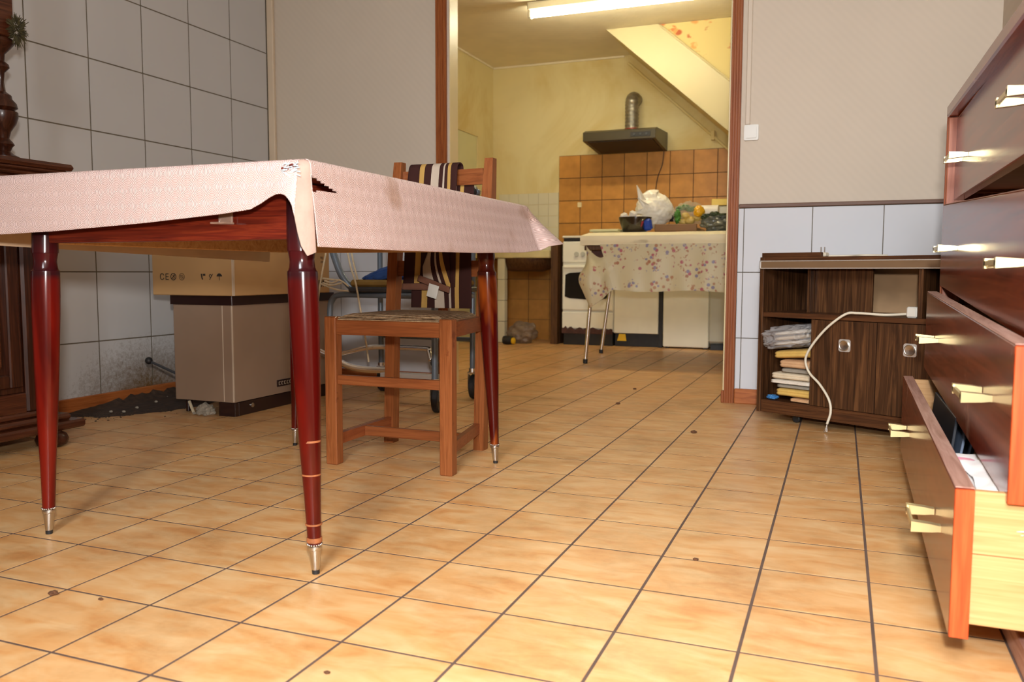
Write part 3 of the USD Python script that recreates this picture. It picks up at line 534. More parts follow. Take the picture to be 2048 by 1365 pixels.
# ------------------------------------------------------------------ rush-seated chair
ch = Th('dining_chair', 'orange-brown wooden chair with a woven rush seat pushed under the table', 'chair', (-.73, 1.23, 0))
for x0, x1 in ((-.936, -.896), (-.545, -.505)):
    ch.add('leg', bx(x0, x1, 1.05, 1.088, 0, .459, .003), M['chairwood'])
def post(xb, xt, s):
    w = .036; me = bx(-w/2, w/2, -.02, .02, 0, .967, .004); v = me.vertices
    me = trimesh.creation.box(bounds=[[-w/2, -.02, 0], [w/2, .02, .967]]); me = me.subdivide().subdivide().subdivide(); v = me.vertices
    t = v[:, 2]/.967; c = np.clip(1-abs(np.clip(t-.994, 0, 1))*100, .8, 1)
    v[:, 0] = v[:, 0]*c+xb+(xt-xb)*t; v[:, 1] = v[:, 1]*c+1.422+.055*np.maximum(t-.46, 0)**1.3+.02*np.maximum(.46-t, 0)
    return trimesh.Trimesh(v, me.faces, process=False)
ch.add('back_post', post(-.922, -.887, 1), M['chairwood'], 25); ch.add('back_post', post(-.580, -.550, -1), M['chairwood'], 25)
ch.add('seat_rail', bx(-.897, -.544, 1.056, 1.078, .404, .449), M['chairwood_x']); ch.add('seat_rail', bx(-.885, -.60, 1.412, 1.432, .404, .449), M['chairwood_x'])
def rail(a, b, w, z0, z1): return prism([(a[0]-w/2, a[1]), (a[0]+w/2, a[1]), (b[0]+w/2, b[1]), (b[0]-w/2, b[1])], z1-z0, 'z', z0)
ch.add('seat_rail', rail((-.918, 1.088), (-.912, 1.405), .022, .404, .449), M['chairwood_y']); ch.add('seat_rail', rail((-.525, 1.088), (-.572, 1.405), .022, .404, .449), M['chairwood_y'])
ch.add('stretcher', bx(-.897, -.544, 1.060, 1.078, .250, .279), M['chairwood_x'])
ch.add('stretcher', rail((-.918, 1.085), (-.918, 1.41), .018, .058, .092), M['chairwood_y']); ch.add('stretcher', rail((-.525, 1.085), (-.583, 1.41), .018, .058, .092), M['chairwood_y'])
ch.add('stretcher', bx(-.91, -.545, 1.235, 1.253, .058, .090), M['chairwood_x'])
for z0, z1, dy in ((.884, .936, .030), (.580, .633, .006)):
    ch.add('back_slat', T(prism([(-.885, 1.412), (-.735, 1.424), (-.585, 1.412), (-.575, 1.412), (-.575, 1.424), (-.735, 1.438), (-.885, 1.424)], z1-z0, 'z', z0), 0, dy, 0), M['chairwood_x'])
# rush: four woven wedges, uv.y = distance from the seat's edge
c4 = [(-.906, 1.066), (-.534, 1.066), (-.585, 1.42), (-.895, 1.42)]; cc = np.array([-.73, 1.24]); rs, ru = [], []; off = 0
for k in range(4):
    a, b = np.array(c4[k]), np.array(c4[(k+1) % 4]); n = 24; G = np.zeros((n, n, 3)); U = np.zeros((n, n, 2))
    for i, s in enumerate(np.linspace(0, 1, n)):
        for j, t in enumerate(np.linspace(0, 1, n)):
            p = (a+(b-a)*s)*(1-t)+cc*t; G[i, j] = (*p, .449+.0135*math.sin(min(t*6, PI/2))+.006*math.sin(t*PI/2)+.0012*math.sin(t*150)); U[i, j] = (s*.4, t*.18)
    me, uv = sheet(G[:, ::-1], .004, U[:, ::-1]); rs.append(me); ru.append(uv)
ch.add('rush_seat', join(*rs), M['rush'], False, np.vstack(ru))
# striped towel over the chair back
tw = Th('towel', 'brown towel with yellow and white stripes hanging over the chair back', 'towel', (-.73, 1.42, .47))
def hang(xa0, xa1, xb0, xb1, path, n=22, seed=1, amp=.006, u0=0., u1=1.):
    path = spline(path, 6); m = len(path); G = np.zeros((n, m, 3)); U = np.zeros((n, m, 2)); L = np.r_[0, np.cumsum(np.linalg.norm(np.diff(path, axis=0), axis=1))]; L /= L[-1]
    for i, u in enumerate(np.linspace(0, 1, n)):
        x = (xa0+(xa1-xa0)*u)*(1-L)+(xb0+(xb1-xb0)*u)*L; w = amp*(meshkit.fbm(np.stack([np.full(m, u*5.), L*2.5, np.full(m, seed+.3)], -1), 3, seed)-.5)*2
        G[i, :, 0] = x+w*.6; G[i, :, 1] = path[:, 0]+w; G[i, :, 2] = path[:, 1]; U[i, :, 0] = u0+(u1-u0)*u; U[i, :, 1] = L*.5
    return G, U
G, U = hang(-.835, -.658, -.850, -.655, [(1.462, .90), (1.470, .944), (1.452, .956), (1.430, .950), (1.420, .92), (1.408, .80), (1.398, .66), (1.392, .545)], seed=2); me, uv = sheet(G, .005, U); tw.add('front_fold', me, M['towel'], True, uv)
G, U = hang(-.800, -.622, -.822, -.600, [(1.466, .92), (1.462, .88), (1.452, .78), (1.424, .70), (1.404, .58), (1.401, .475)], seed=4, amp=.008, u0=.06, u1=1.06); me, uv = sheet(G, .005, U); tw.add('back_fold', me, M['towel'], True, uv)
def quad_cloth(c, n=14, t=.006, uvq=None, bul=.008):
    c = np.array(c, float); G = np.zeros((n, n, 3)); U = np.zeros((n, n, 2)); uvq = np.array(uvq if uvq is not None else [(0, 0), (1, 0), (1, 1), (0, 1)], float)
    for i, s in enumerate(np.linspace(0, 1, n)):
        for j, q in enumerate(np.linspace(0, 1, n)):
            w = ((1-s)*(1-q), s*(1-q), s*q, (1-s)*q); G[i, j] = sum(a*b for a, b in zip(w, c)); G[i, j, 1] -= bul*math.sin(s*PI)*math.sin(q*PI); U[i, j] = sum(a*b for a, b in zip(w, uvq))
    return sheet(G, t, U)
me, uv = quad_cloth([(-.745, 1.376, .66), (-.668, 1.376, .66), (-.665, 1.378, .545), (-.775, 1.376, .583)], uvq=[(.55, 0), (1.02, 0), (.85, .3), (.42, .3)]); tw.add('turned_corner', me, M['towel'], True, uv)
me, uv = quad_cloth([(-.775, 1.368, .585), (-.663, 1.370, .546), (-.666, 1.370, .526), (-.782, 1.368, .566)], bul=.003); tw.add('hem', me, M['hem'], True)
me, uv = quad_cloth([(-.846, 1.382, .556), (-.70, 1.382, .556), (-.70, 1.382, .536), (-.846, 1.382, .536)], bul=.003); tw.add('hem', me, M['hem'], True)
me, uv = quad_cloth([(-.733, 1.360, .558), (-.697, 1.360, .548), (-.708, 1.360, .506), (-.744, 1.360, .516)], 6, .001, bul=.002); lb = tw.add('care_label', me, M['whiteplastic'], True, label='white care label')
# ------------------------------------------------------------------ chest of drawers on the right
XC, YN, YFAR = .80, .19, 1.62
cd = Th('chest_of_drawers', 'red-brown mahogany chest of drawers with its drawers pulled out unevenly', 'chest of drawers', (.95, .9, 0))
cd.add('top_board', R(bx(XC-.003, XR-.012, YN-.01, YFAR-.0225, 1.038, 1.070, .004), 1.0, (1, 0, 0), (0, YFAR, 1.05)), M['chestw'])
cd.add('side_panel', bx(XC, XR-.012, YFAR-.022, YFAR, .03, 1.074, .004), M['chestv'], label='pale scuffed front edge of the side panel'); cd.add('side_panel', bx(XC, XR-.012, YN-.01, YN+.012, .03, 1.008, .003), M['chestw'])
cd.add('back_panel', bx(XR-.018, XR-.012, YN+.01, YFAR-.0225, .05, 1.006), M['hardboard']); cd.add('plinth', bx(XC, XC+.02, YN+.01, YFAR-.02, .0, .045, .002), M['chesttop'])
cd.add('inner_stile', bx(XC+.002, XC+.05, YFAR-.04, YFAR-.023, .05, 1.035, .002), M['chestv'])
def handle(d, X, Y, Z, L=.118, tilt=.012):
    me = [bx(X-.044, X-.039, Y-L/2, Y+L/2, Z-.006, Z+.006, .002)]
    for s in (-1, 1):
        a = prism([(X-.044, -.0085), (X-.014, -.0065), (X-.004, -.005), (X, -.005), (X, .005), (X-.004, .005), (X-.014, .0065), (X-.044, .0085)], .016, 'y', Y+s*(L/2-.006)-.008)
        me.append(T(a, 0, 0, Z))
    cd.add('handle', join(*me), M['brass'], parent=d, label='pale brass bail handle')
def drawer(Xf, Xn, z0, z1, tilt, hz, box_z=None, pull=.27, hy=(1.275, .425)):
    g = cd.sub('drawer'); yc0, yc1 = YN-.0+.014, YFAR-.026; L = yc1-yc0; t = .026
    def place(me):            # yaw so that near end sits at Xn, and roll about the far end
        v = me.vertices.copy(); s = (yc1-v[:, 1])/L; v[:, 0] += Xf+(Xn-Xf)*s; v[:, 2] -= tilt*s; return trimesh.Trimesh(v, me.faces, process=False)
    def grid_front():
        f = bx(0, t, yc0, yc1, z0, z1, .002); return f
    cd.add('drawer_front', place(grid_front()), M['chestw'], parent=g)
    cd.add('front_edge', place(bx(.0005, t-.0005, yc0-.0035, yc0-.0002, z0+.001, z1-.001, .0008)), M['chestend'], parent=g, label='bright orange end edge of the drawer front')
    cd.add('front_edge', place(bx(.0005, t-.0005, yc0+.001, yc1-.001, z1+.0002, z1+.0022, .0008)), M['chesttop'], parent=g, label='dusty top edge of the drawer front')
    bz0, bz1 = z0+.018, (box_z or z1-.028)
    zm = bz0+(bz1-bz0)*.53
    for y0 in (yc0+.012, yc1-.026):
        for za_, zb_ in ((bz0, zm-.0006), (zm+.0006, bz1)): cd.add('drawer_side', place(bx(t, pull, y0, y0+.014, za_, zb_, .001)), M['beech'], parent=g)
    cd.add('drawer_bottom', place(bx(t, pull, yc0+.026, yc1-.026, bz0+.008, bz0+.014, .0005)), M['beech'], parent=g)
    cd.add('drawer_back', place(bx(pull-.012, pull, yc0+.026, yc1-.026, bz0+.014, bz1, .001)), M['beech'], parent=g)
    for y in hy:
        s = (yc1-y)/L; handle(g, Xf+(Xn-Xf)*s-.0005, y, hz-tilt*s)
drawer(.822, .822, .802, 1.030, 0, .897, pull=.24, hy=(1.37, .56)); drawer(.797, .797, .560, .790, .075, .675, .76, pull=.26); drawer(.766, .757, .318, .541, .044, .437, .505, pull=.28); drawer(.712, .692, .072, .291, 0, .184, .286, pull=.3)
pc = Th('paper_stack', 'heap of white papers with a pink sheet in the bottom drawer', 'papers', (.735, .45, .2))
pr = np.random.default_rng(11)
for k in range(12):
    xa, xb = .7285+.004*pr.random(), .775+.012*pr.random(); ya, yb_ = .222+.012*k*pr.random(), .48+.15*pr.random(); G = np.zeros((20, 8, 3))
    for i, s in enumerate(np.linspace(0, 1, 20)):
        for j, q in enumerate(np.linspace(0, 1, 8)): G[i, j] = (xa+(xb-xa)*q+.003*math.sin(s*7+k), ya+(yb_-ya)*s+.01*math.sin(q*4+k), .228+.0035*k+.020*(meshkit.fbm(np.array([s*3.+k*3.7, q*1.2, k*.9]), 3, k)-.5)+.012*s)
    pc.add('sheet', sheet(G, .0009), M['pink'] if k == 9 else M['paperwhite'], True)
fo = Th('document_folder', 'black and grey-blue folders standing behind the papers in the bottom drawer', 'folder', (.75, 1.0, .2))
fo.add('folder_cover', R(bx(.742, .748, .80, 1.20, .13, .300, .001), 6, (0, 1, 0), (.745, 1, .13)), M['folder']); fo.add('folder_cover', R(bx(.752, .757, .78, 1.16, .13, .296, .001), 9, (0, 1, 0), (.755, 1, .13)), M['folderblue'])
fo.add('folder_cover', R(bx(.762, .768, .74, 1.1, .13, .306, .001), 10, (0, 1, 0), (.765, 1, .13)), M['folder'])
# ------------------------------------------------------------------ low walnut cabinet by the far wall
cab = thing('low_cabinet', 'dark walnut laminate low cabinet with an open cubby, angled against the far wall', 'cabinet', (.227, 2.385, 0), -28.567)
W, D = .76, .35
P = lambda name, me, m, **k: obj(name, me, m, cab, **k)
P('side_panel', bx(0, .018, 0, D, .035, .657, .001), M['walnut']); P('side_panel', bx(W-.018, W, 0, D, .035, .657, .001), M['walnut'])
P('top_board', bx(0, W, .002, D, .641, .657, .001), M['walnut_x']); P('raised_edge', bx(0, .255, .012, .030, .657, .674, .001), M['walnut_x'])
fr = P('front_rail', bx(.012, W-.004, -.012, .004, .613, .641, .001), M['railbrown'])
for z0, z1 in ((.611, .6145), (.6395, .643)): obj('metal_edge', bx(.008, W-.002, -.0145, .003, z0, z1, .0008), M['alu'], fr)
obj('metal_edge', bx(.006, .0125, -.0145, .003, .611, .643, .0008), M['alu'], fr)
P('shelf', bx(.018, W-.018, .004, D-.004, .419, .439, .001), M['walnut_x']); P('bottom_board', bx(.018, W-.018, .004, D-.004, .073, .085, .001), M['walnut_x'])
P('plinth', bx(.018, W-.018, .004, .018, .035, .073, .001), M['walnut_x']); P('cubby_divider', bx(.222, .236, .018, D-.004, .085, .419, .001), M['walnut'])
P('upright', bx(.152, .166, .10, D-.004, .439, .613, .001), M['walnut']); P('upright', bx(.628, .644, .004, D-.004, .439, .613, .001), M['walnut'])
P('sliding_panel', bx(.167, .402, .13, .142, .439, .641, .001), M['walnut']); P('back_panel', bx(.018, W-.018, D-.006, D-.001, .085, .641, .0005), M['hardboard'])
P('dark_back', bx(.018, .151, D-.03, D-.02, .439, .641, .001), M['walnut']); P('dark_back', bx(.645, W-.018, D-.03, D-.02, .439, .641, .001), M['walnut']); P('cubby_back', bx(.018, .222, D-.03, D-.02, .085, .419, .001), M['walnut'])
for x0, x1, hx in ((.238, .489, .370), (.491, .741, .611)):
    dr = group_of(cab, 'door'); obj('door_panel', bx(x0, x1, 0, .016, .087, .417, .0015), M['walnut'], dr)
    h = obj('round_pull', T(R(lathe([(.001, 0), (.0195, 0), (.020, .005), (.0175, .007), (.0155, .0055), (.001, .0045)], 24), 90, (1, 0, 0)), hx, -.001, .327), M['nickel'], dr, 40, label='round metal pull on a clear square plate')
    obj('pull_plate', T(face(prism(rpoly(.046, .046, .008), .002), '-y'), hx, 0, .327), M['alu'], dr)
for x, y in ((.148, .06), (.62, .06), (.148, .30), (.62, .30)): P('castor', T(R(lathe([(.001, -.010), (.012, -.010), (.0165, -.006), (.0165, .006), (.012, .010), (.001, .010)], 20), 90, (1, 0, 0)), x, y, .0165), M['black'], smooth=40)
def cab_thing(name, label, cat, group=None): return thing(name, label, cat, (.227, 2.385, 0), -28.567, group)
pl_ = cab_thing('mains_plug', 'cream two-pin mains plug lying on top of the dark cabinet', 'plug')
obj('plug_body', bx(.221, .261, .035, .065, .657, .6735, .004), M['cable'], pl_)
for x in (.234, .249): obj('pin', T(lathe([(.001, 0), (.0022, 0), (.0022, .02), (.001, .0215)], 12), x, .05, .673), M['nickel'], pl_)
obj('cord', tube(spline([(.25, .06, .660), (.32, .10, .660), (.40, .06, .661), (.46, .12, .660)]), .0035, 8), M['cable'], pl_, True)
ec = cab_thing('extension_cable', 'cream cable with a white socket block, drooping from the shelf to the floor', 'cable')
obj('socket_block', bx(.585, .622, .012, .05, .4395, .478, .005), M['whiteplastic'], ec)
obj('cord', tube(spline([(.588, .03, .452), (.53, .02, .447), (.494, .008, .4465), (.42, -.008, .4495), (.378, -.018, .444), (.316, -.03, .393), (.261, -.035, .325), (.234, -.035, .269), (.25, -.035, .219), (.299, -.04, .177), (.34, -.045, .125), (.351, -.05, .08), (.343, -.058, .035)]), .0047, 10), M['cable'], ec, True)
obj('bare_wires', join(*[tube([(.343, -.058, .036), (.340+a, -.060+b, .018), (.338+2*a, -.062+b, .006)], .0012, 5) for a, b in ((0, 0), (.003, .002), (-.003, .001))]), M['nickel'], ec)
def folded(u0, u1, z0, z1, y0=.02, y1=.26, seed=0, til=0.):
    me = trimesh.creation.box(bounds=[[-1, -1, -1], [1, 1, 1]])
    for _ in range(4): me = me.subdivide()
    v = me.vertices; h = (z1-z0)/2; k = 1-.10*(np.abs(v[:, 2])**4)[:, None]*np.array([.5, .5, 0]); v = v*k
    w = (meshkit.fbm(np.c_[v[:, 0]*1.3+seed*9, v[:, 1]*1.5, v[:, 2]*.4], 3, seed)-.5)
    v[:, 2] = v[:, 2]*1.0+w*.45*np.minimum(1, .010/h); r_ = 1-.16*np.abs(v[:, 2])**6
    crease = -.02*np.exp(-(v[:, 2]/.12)**2)
    x = (u0+u1)/2+v[:, 0]*(u1-u0)/2*(1+crease*(v[:, 0] < -.6))*np.where(v[:, 0] < 0, r_, 1); y = (y0+y1)/2+v[:, 1]*(y1-y0)/2*(1+crease)*r_; z = (z0+z1)/2+v[:, 2]*h+til*(x-u0)
    return trimesh.Trimesh(np.c_[x, y, z], me.faces, process=False)
for k, (u0, u1, z0, z1, m, til, lab) in enumerate([(.140, .218, .0855, .102, 'tw_tan', 0, 'tan folded cloth at the very bottom of the cubby stack'), (.078, .219, .104, .138, 'tw_yellow', 0, 'thick mustard yellow folded towel low in the cubby stack'), (.080, .217, .138, .152, 'tw_grey', 0, 'thin grey folded cloth on the lower mustard towel'),
        (.052, .217, .152, .171, 'tw_white', 0, 'white folded towel in the middle of the cubby stack'), (.055, .216, .171, .200, 'tw_cream', 0, 'cream folded towel above the white one'), (.098, .217, .200, .218, 'tw_grey', 0, 'grey folded cloth below the upper tan towel'),
        (.090, .217, .218, .252, 'tw_tan', 0, 'tan folded towel in the upper part of the cubby stack'), (.066, .217, .252, .285, 'tw_yellow', .10, 'mustard yellow folded towel just under the plastic bag')]):
    t = cab_thing('folded_towel', lab, 'towel'); obj('cloth', folded(u0, u1, z0, z1, seed=k, til=til), M[m], t, 50)
tag(obj('wrapper', T(R(blob((0, 0, 0), (.022, .02, .009), .5, 4, 5, 3), -28.567), .227+.055*.8783+.03*.4782, 2.385-.055*.4782+.03*.8783, .096), M['bluepaper'], smooth=50), 'crumpled blue wrapper on the bottom of the cabinet cubby', 'wrapper')
bg = cab_thing('plastic_bag', 'clear plastic bag of folded linen lying on top of the towel stack', 'bag')
def pillow(u0, u1, z0, z1, y0, y1, seed, amp, sub=4):
    s = trimesh.creation.icosphere(sub); v = np.sign(s.vertices)*np.abs(s.vertices)**.62; k = 1+amp*(meshkit.fbm(s.vertices*4+seed, 3, seed)-.5)*2; v = v/np.abs(v).max()*k[:, None]; v = np.clip(v, -1, 1)
    return np.c_[(u0+u1)/2+v[:, 0]*(u1-u0)/2, (y0+y1)/2+v[:, 1]*(y1-y0)/2, (z0+z1)/2+v[:, 2]*(z1-z0)/2], s.faces
v, f_ = pillow(.004, .216, .288, .382, -.02, .24, 4, .20, 5); v[:, 2] += (v[:, 0]-.004)*.14-.008; me = trimesh.Trimesh(v, f_, process=False); obj('bag_skin', me, M['clearbag'], bg, 60)
for k in range(3): v, f_ = pillow(.05, .208, .300+.020*k, .318+.020*k, .0, .22, k, .08); v[:, 2] += (v[:, 0]-.05)*.14; obj('folded_linen', trimesh.Trimesh(v, f_, process=False), M['packwhite' if k != 1 else 'tw_cream'], bg, 60)

# ------------------------------------------------------------------ heater, carton, lever, soot
ht = Th('room_heater', 'brown enamelled room heater with a dark rim in the far left corner', 'heater', (-1.91, 1.97, 0))
hx0, hx1, hy0, hy1 = -2.065, -1.757, 1.617, 2.34
def rbox(x0, x1, y0, y1, z0, z1, r): return T(prism(rpoly(x1-x0, y1-y0, r), z1-z0, 'z', z0), (x0+x1)/2, (y0+y1)/2, 0)
ht.add('body', rbox(hx0, hx1, hy0, hy1, .060, .458, .008), M['heater'], 40); ht.add('rim', rbox(hx0-.010, hx1+.006, hy0-.006, hy1+.006, .458, .496, .008), M['heaterdark'], 40)
ht.add('corner_seam', bx(hx1-.052, hx1-.048, hy0-.0015, hy0+.001, .062, .456, .0005), M['trimline']); ht.add('corner_seam', bx(hx1-.006, hx1-.0005, hy0-.001, hy0+.004, .062, .456, .0005), M['trimline'])
ht.add('base_plinth', join(bx(hx1-.085, hx1-.002, hy0+.006, hy0+.03, 0, .057, .001), bx(hx1-.03, hx1-.0025, hy0+.031, hy1, 0, .0565, .001)), M['heaterdark']); ht.add('foot', bx(-2.05, -2.035, 1.66, 1.69, 0, .06), M['heaterdark'])
ht.add('foot', bx(-2.05, -2.035, 2.28, 2.31, 0, .06), M['heaterdark']); ht.add('pipe_stub', lathe([(.001, .40), (.05, .40), (.05, .455), (.001, .455)], 20), M['blackmetal']) if False else None
bd = ht.add('badge', bx(hx1-.001, hx1+.003, 1.895, 2.005, .090, .120, .001), M['heaterdark'], label='small dark badge with raised pale letters')
ht.add('raised_letters', join(*[bx(hx1+.003, hx1+.0042, 1.905+.019*k, 1.917+.019*k, .097+.013*j, .0995+.013*j, .0004) for k in range(5) for j in range(2)], *[bx(hx1+.003, hx1+.0042, 1.905+.019*k, 1.9085+.019*k, .097, .1125, .0004) for k in range(5)]), M['trimline'], parent=bd)
ht.add('valve', join(lathe([(.001, 0), (.010, 0), (.010, .004), (.001, .006)], 16, 'x').apply_translation([hx1-.002, 1.73, .035])), M['nickel'])
lv = Th('heater_lever', 'black ball on a thin rod sticking out behind the heater', 'lever', (-2.12, 1.63, 0))
lv.add('rod', tube([(-2.195, 1.617, .212), (-2.05, 1.640, .155), (-1.99, 1.66, .128)], .0055, 10), M['darkgrey']); lv.add('ball', T(trimesh.creation.icosphere(3, .0155), -2.2, 1.615, .2155), M['black'], True)
sk = Th('wood_stick', 'pale broken stick leaning under the heater', 'stick', (-1.99, 1.64, 0)); sk.add('stick', R(bx(-1.998, -1.988, 1.64, 1.648, 0, .056, .001), -24, (0, 1, 0), (-1.99, 1.64, .0)), M['rope'])
cb = Th('cardboard_box', 'brown cardboard box with printed handling symbols on top of the heater', 'box', (-1.92, 1.93, .4965))
bx0, bx1, by0, by1, bz0, bz1 = -2.135, -1.722, 1.583, 2.262, .4970, .715
cb.add('carton', join(bx(bx0, bx1, by0, by1, bz0, bz1, .003)), M['carton']); cb.add('corner_crease', bx(bx1-.004, bx1+.0006, by0-.0006, by0+.012, bz0, bz1, .0003), M['trimline'])
for y in (by0, ): cb.add('tape_strip', bx(bx0+.05, bx1-.05, (by0+by1)/2-.025, (by0+by1)/2+.025, bz1-.001, bz1+.0006, .0002), M['carton'])
def mark(me, x, z): return T(face(me, '-y'), x, by0-.0002, z)
def ring(r, w=.0032, n=24): return T(trimesh.creation.annulus(r-w, r, .0005, sections=n), 0, 0, .0003)
sy = [mark(meshkit.text_mesh('C', .026, .0006), -2.095, .560), mark(meshkit.text_mesh('E', .026, .0006), -2.066, .560), mark(ring(.015), -2.022, .573), mark(meshkit.text_mesh('S', .016, .0006), -2.027, .565), mark(R(bx(-.014, .014, -.0016, .0016, 0, .0006, 0), 45), -2.022, .573)]
cb.add('printed_symbols', join(*sy), M['ink'])
um = [mark(prism([(-.014, .002), (-.011, .009), (-.004, .014), (.004, .014), (.011, .009), (.014, .002)], .0006), -1.787, .573), mark(bx(-.001, .001, -.014, .003, 0, .0006, 0), -1.787, .573), mark(prism([(-.012, .012), (-.004, .012), (-.004, -.002), (-.001, -.010), (-.006, -.012), (-.010, -.002)], .0006), -1.868, .573), mark(bx(-.001, .011, .004, .012, 0, .0006, 0), -1.868, .573),
      mark(R(bx(-.014, .014, -.0014, .0014, 0, .0006, 0), 55), -1.828, .573), mark(ring(.007, .003), -1.832, .577)]
cb.add('printed_symbols', join(*um), M['ink']); cb.add('faint_symbol', join(mark(ring(.015), -1.978, .573), mark(R(bx(-.014, .014, -.0016, .0016, 0, .0006, 0), -40), -1.978, .573), mark(ring(.008, .003), -1.978, .573)), M['inkpale'])
rt_ = lambda me, y, z: T(face(me, '+x'), bx1+.0002, y, z)
cb.add('printed_letters', join(rt_(meshkit.text_mesh('MUN', .030, .0006, True), 2.135, .525), rt_(meshkit.text_mesh('kg', .012, .0006), 2.19, .655), rt_(meshkit.text_mesh('cm', .012, .0006), 2.19, .635)), M['ink'])
cb.add('printed_arrow', join(rt_(prism([(0, 0), (.010, .018), (.003, .018), (.003, .055), (-.003, .055), (-.003, .018), (-.010, .018)], .0006), 2.112, .585)), M['ink'])
sr = np.random.default_rng(5); ms = []
for k in range(700):
    x, y = -2.43+abs(sr.normal(0, .13)), 1.72+sr.normal(0, .19)
    if x > -2.08 and y > 1.62 and x < -1.76: continue
    if y < 1.3 or x > -1.8: continue
    s = sr.uniform(.0015, .0045); b = trimesh.creation.icosphere(1, 1.); ms.append(T(trimesh.Trimesh(b.vertices*[s, s, s*.6], b.faces), x, y, s*.35))
gx, gy = np.meshgrid(np.linspace(XL+.016, -1.95, 30), np.linspace(1.30, 2.15, 40), indexing='ij'); hh = (.034*np.exp(-((gx+2.45)/.04)**2)+.010*np.exp(-((gx+2.38)/.22)**2))*np.exp(-((gy-1.86)/.36)**2)*(.5+meshkit.fbm(np.stack([gx*30, gy*30, gx*0], -1), 4, 3))-.0022
tag(obj('soot_pile', join(sheet(np.stack([gx, gy, hh], -1), .001), *ms), M['soot'], smooth=False, kind='stuff'), 'dark soot and debris heaped on the floor along the wall beside the heater', 'soot')
tag(obj('ash_bits', join(*[T(blob((0, 0, 0), (.008, .006, .005), .4, 4, k, 2), x, y, .008) for k, (x, y) in enumerate([(-2.28, 1.62), (-2.33, 1.78), (-2.25, 1.52), (-2.30, 1.50), (-2.38, 1.9), (-1.95, 1.60), (-1.915, 1.59), (-1.88, 1.585)])]), M['ash'], kind='stuff'), 'pale ash crumbs scattered over the dark soot', 'ash')
tag(obj('ash_heap', blob((-1.925, 1.64, .008), (.045, .03, .035), .4, 3, 8, 3, -.25), M['ash']), 'small grey heap of ash under the open heater base', 'ash')

# ------------------------------------------------------------------ wheeled commode chair behind the dining chair
wc = Th('wheeled_chair', 'grey tubular wheeled care chair with a blue cushion behind the dining chair', 'wheelchair', (-1.3, 2.3, 0))
def wt(name, pts, r, m, n=10, **k): return wc.add(name, tube(spline(pts, 6) if len(pts) > 2 else pts, r, n), m, True, **k)
wt('front_post', [(-1.046, 2.02, .13), (-1.046, 2.02, .50)], .0145, M['tubegrey']); wt('rear_post', [(-1.062, 2.44, .13), (-1.060, 2.44, .55), (-1.056, 2.44, .86), (-1.045, 2.43, .925), (-1.01, 2.39, .955), (-.99, 2.33, .95)], .0125, M['tubegrey'])
wt('push_handle', [(-1.056, 2.445, .885), (-1.05, 2.43, .93), (-1.035, 2.40, .962), (-1.02, 2.36, .965), (-1.005, 2.32, .95)], .0185, M['black'])
wt('front_post', [(-1.615, 2.10, .13), (-1.615, 2.10, .40), (-1.600, 2.10, .47), (-1.55, 2.10, .492), (-1.4, 2.10, .492), (-1.03, 2.05, .492)], .0135, M['tubegrey'])
wt('rear_post', [(-1.585, 2.50, .12), (-1.587, 2.50, .46), (-1.587, 2.50, .70), (-1.58, 2.49, .80)], .0135, M['tubegrey'])
wt('seat_frame', [(-1.07, 2.44, .488), (-1.57, 2.49, .488)], .0125, M['tubegrey']); wt('seat_frame', [(-1.02, 2.03, .485), (-1.06, 2.43, .485)], .0125, M['tubegrey'])
wt('arm_tube', [(-1.645, 2.12, .80), (-1.60, 2.10, .70), (-1.555, 2.09, .60), (-1.525, 2.09, .555), (-1.49, 2.10, .520), (-1.45, 2.12, .505)], .0155, M['tubegrey'])
wc.add('seat_board', bx(-1.50, -1.04, 2.07, 2.46, .505, .528, .006), M['darkgrey']); 
wt('cross_bar', [(-1.06, 2.44, .28), (-1.585, 2.50, .28)], .011, M['tubegrey'])
cush = Th('seat_board', 'olive brown padded board lying on the grey care chair seat', 'seat pad', (-1.28, 2.27, .528)); cush.add('pad', bx(-1.495, -1.05, 2.075, 2.45, .5285, .560, .010), M['olive'])
bc = Th('cushion', 'folded blue fabric cushion on the wheeled care chair', 'cushion', (-1.26, 2.27, .56)); v, f_ = pillow(-1.485, -1.02, .548, .634, 2.085, 2.42, 2, .08, 5); v[:, 2] = np.maximum(v[:, 2]-np.clip((-1.30-v[:, 0]), 0, 1)*.26, .5605); v[:, 2] -= 0; bc.add('cover', trimesh.Trimesh(v, f_, process=False), M['bluecush'], 60)
wt('footrest_bar', [(-1.66, 2.06, .245), (-1.60, 2.06, .225), (-1.53, 2.08, .232), (-1.42, 2.1, .258), (-1.33, 2.12, .262), (-1.14, 2.12, .262), (-1.12, 2.11, .250), (-1.095, 2.08, .215)], .0110, M['chrome'])
wt('footrest_bar', [(-1.66, 2.07, .235), (-1.58, 2.07, .205), (-1.50, 2.08, .172), (-1.42, 2.1, .160), (-1.3, 2.12, .160)], .0145, M['chrome'])
wc.add('footplate', bx(-1.36, -1.06, 2.10, 2.15, .118, .150, .004), M['alu']); wc.add('pivot_knob', T(trimesh.creation.icosphere(2, .018), -1.078, 2.08, .205), M['black'], True); wc.add('pivot_knob', T(trimesh.creation.icosphere(2, .018), -1.668, 2.06, .24), M['black'], True)
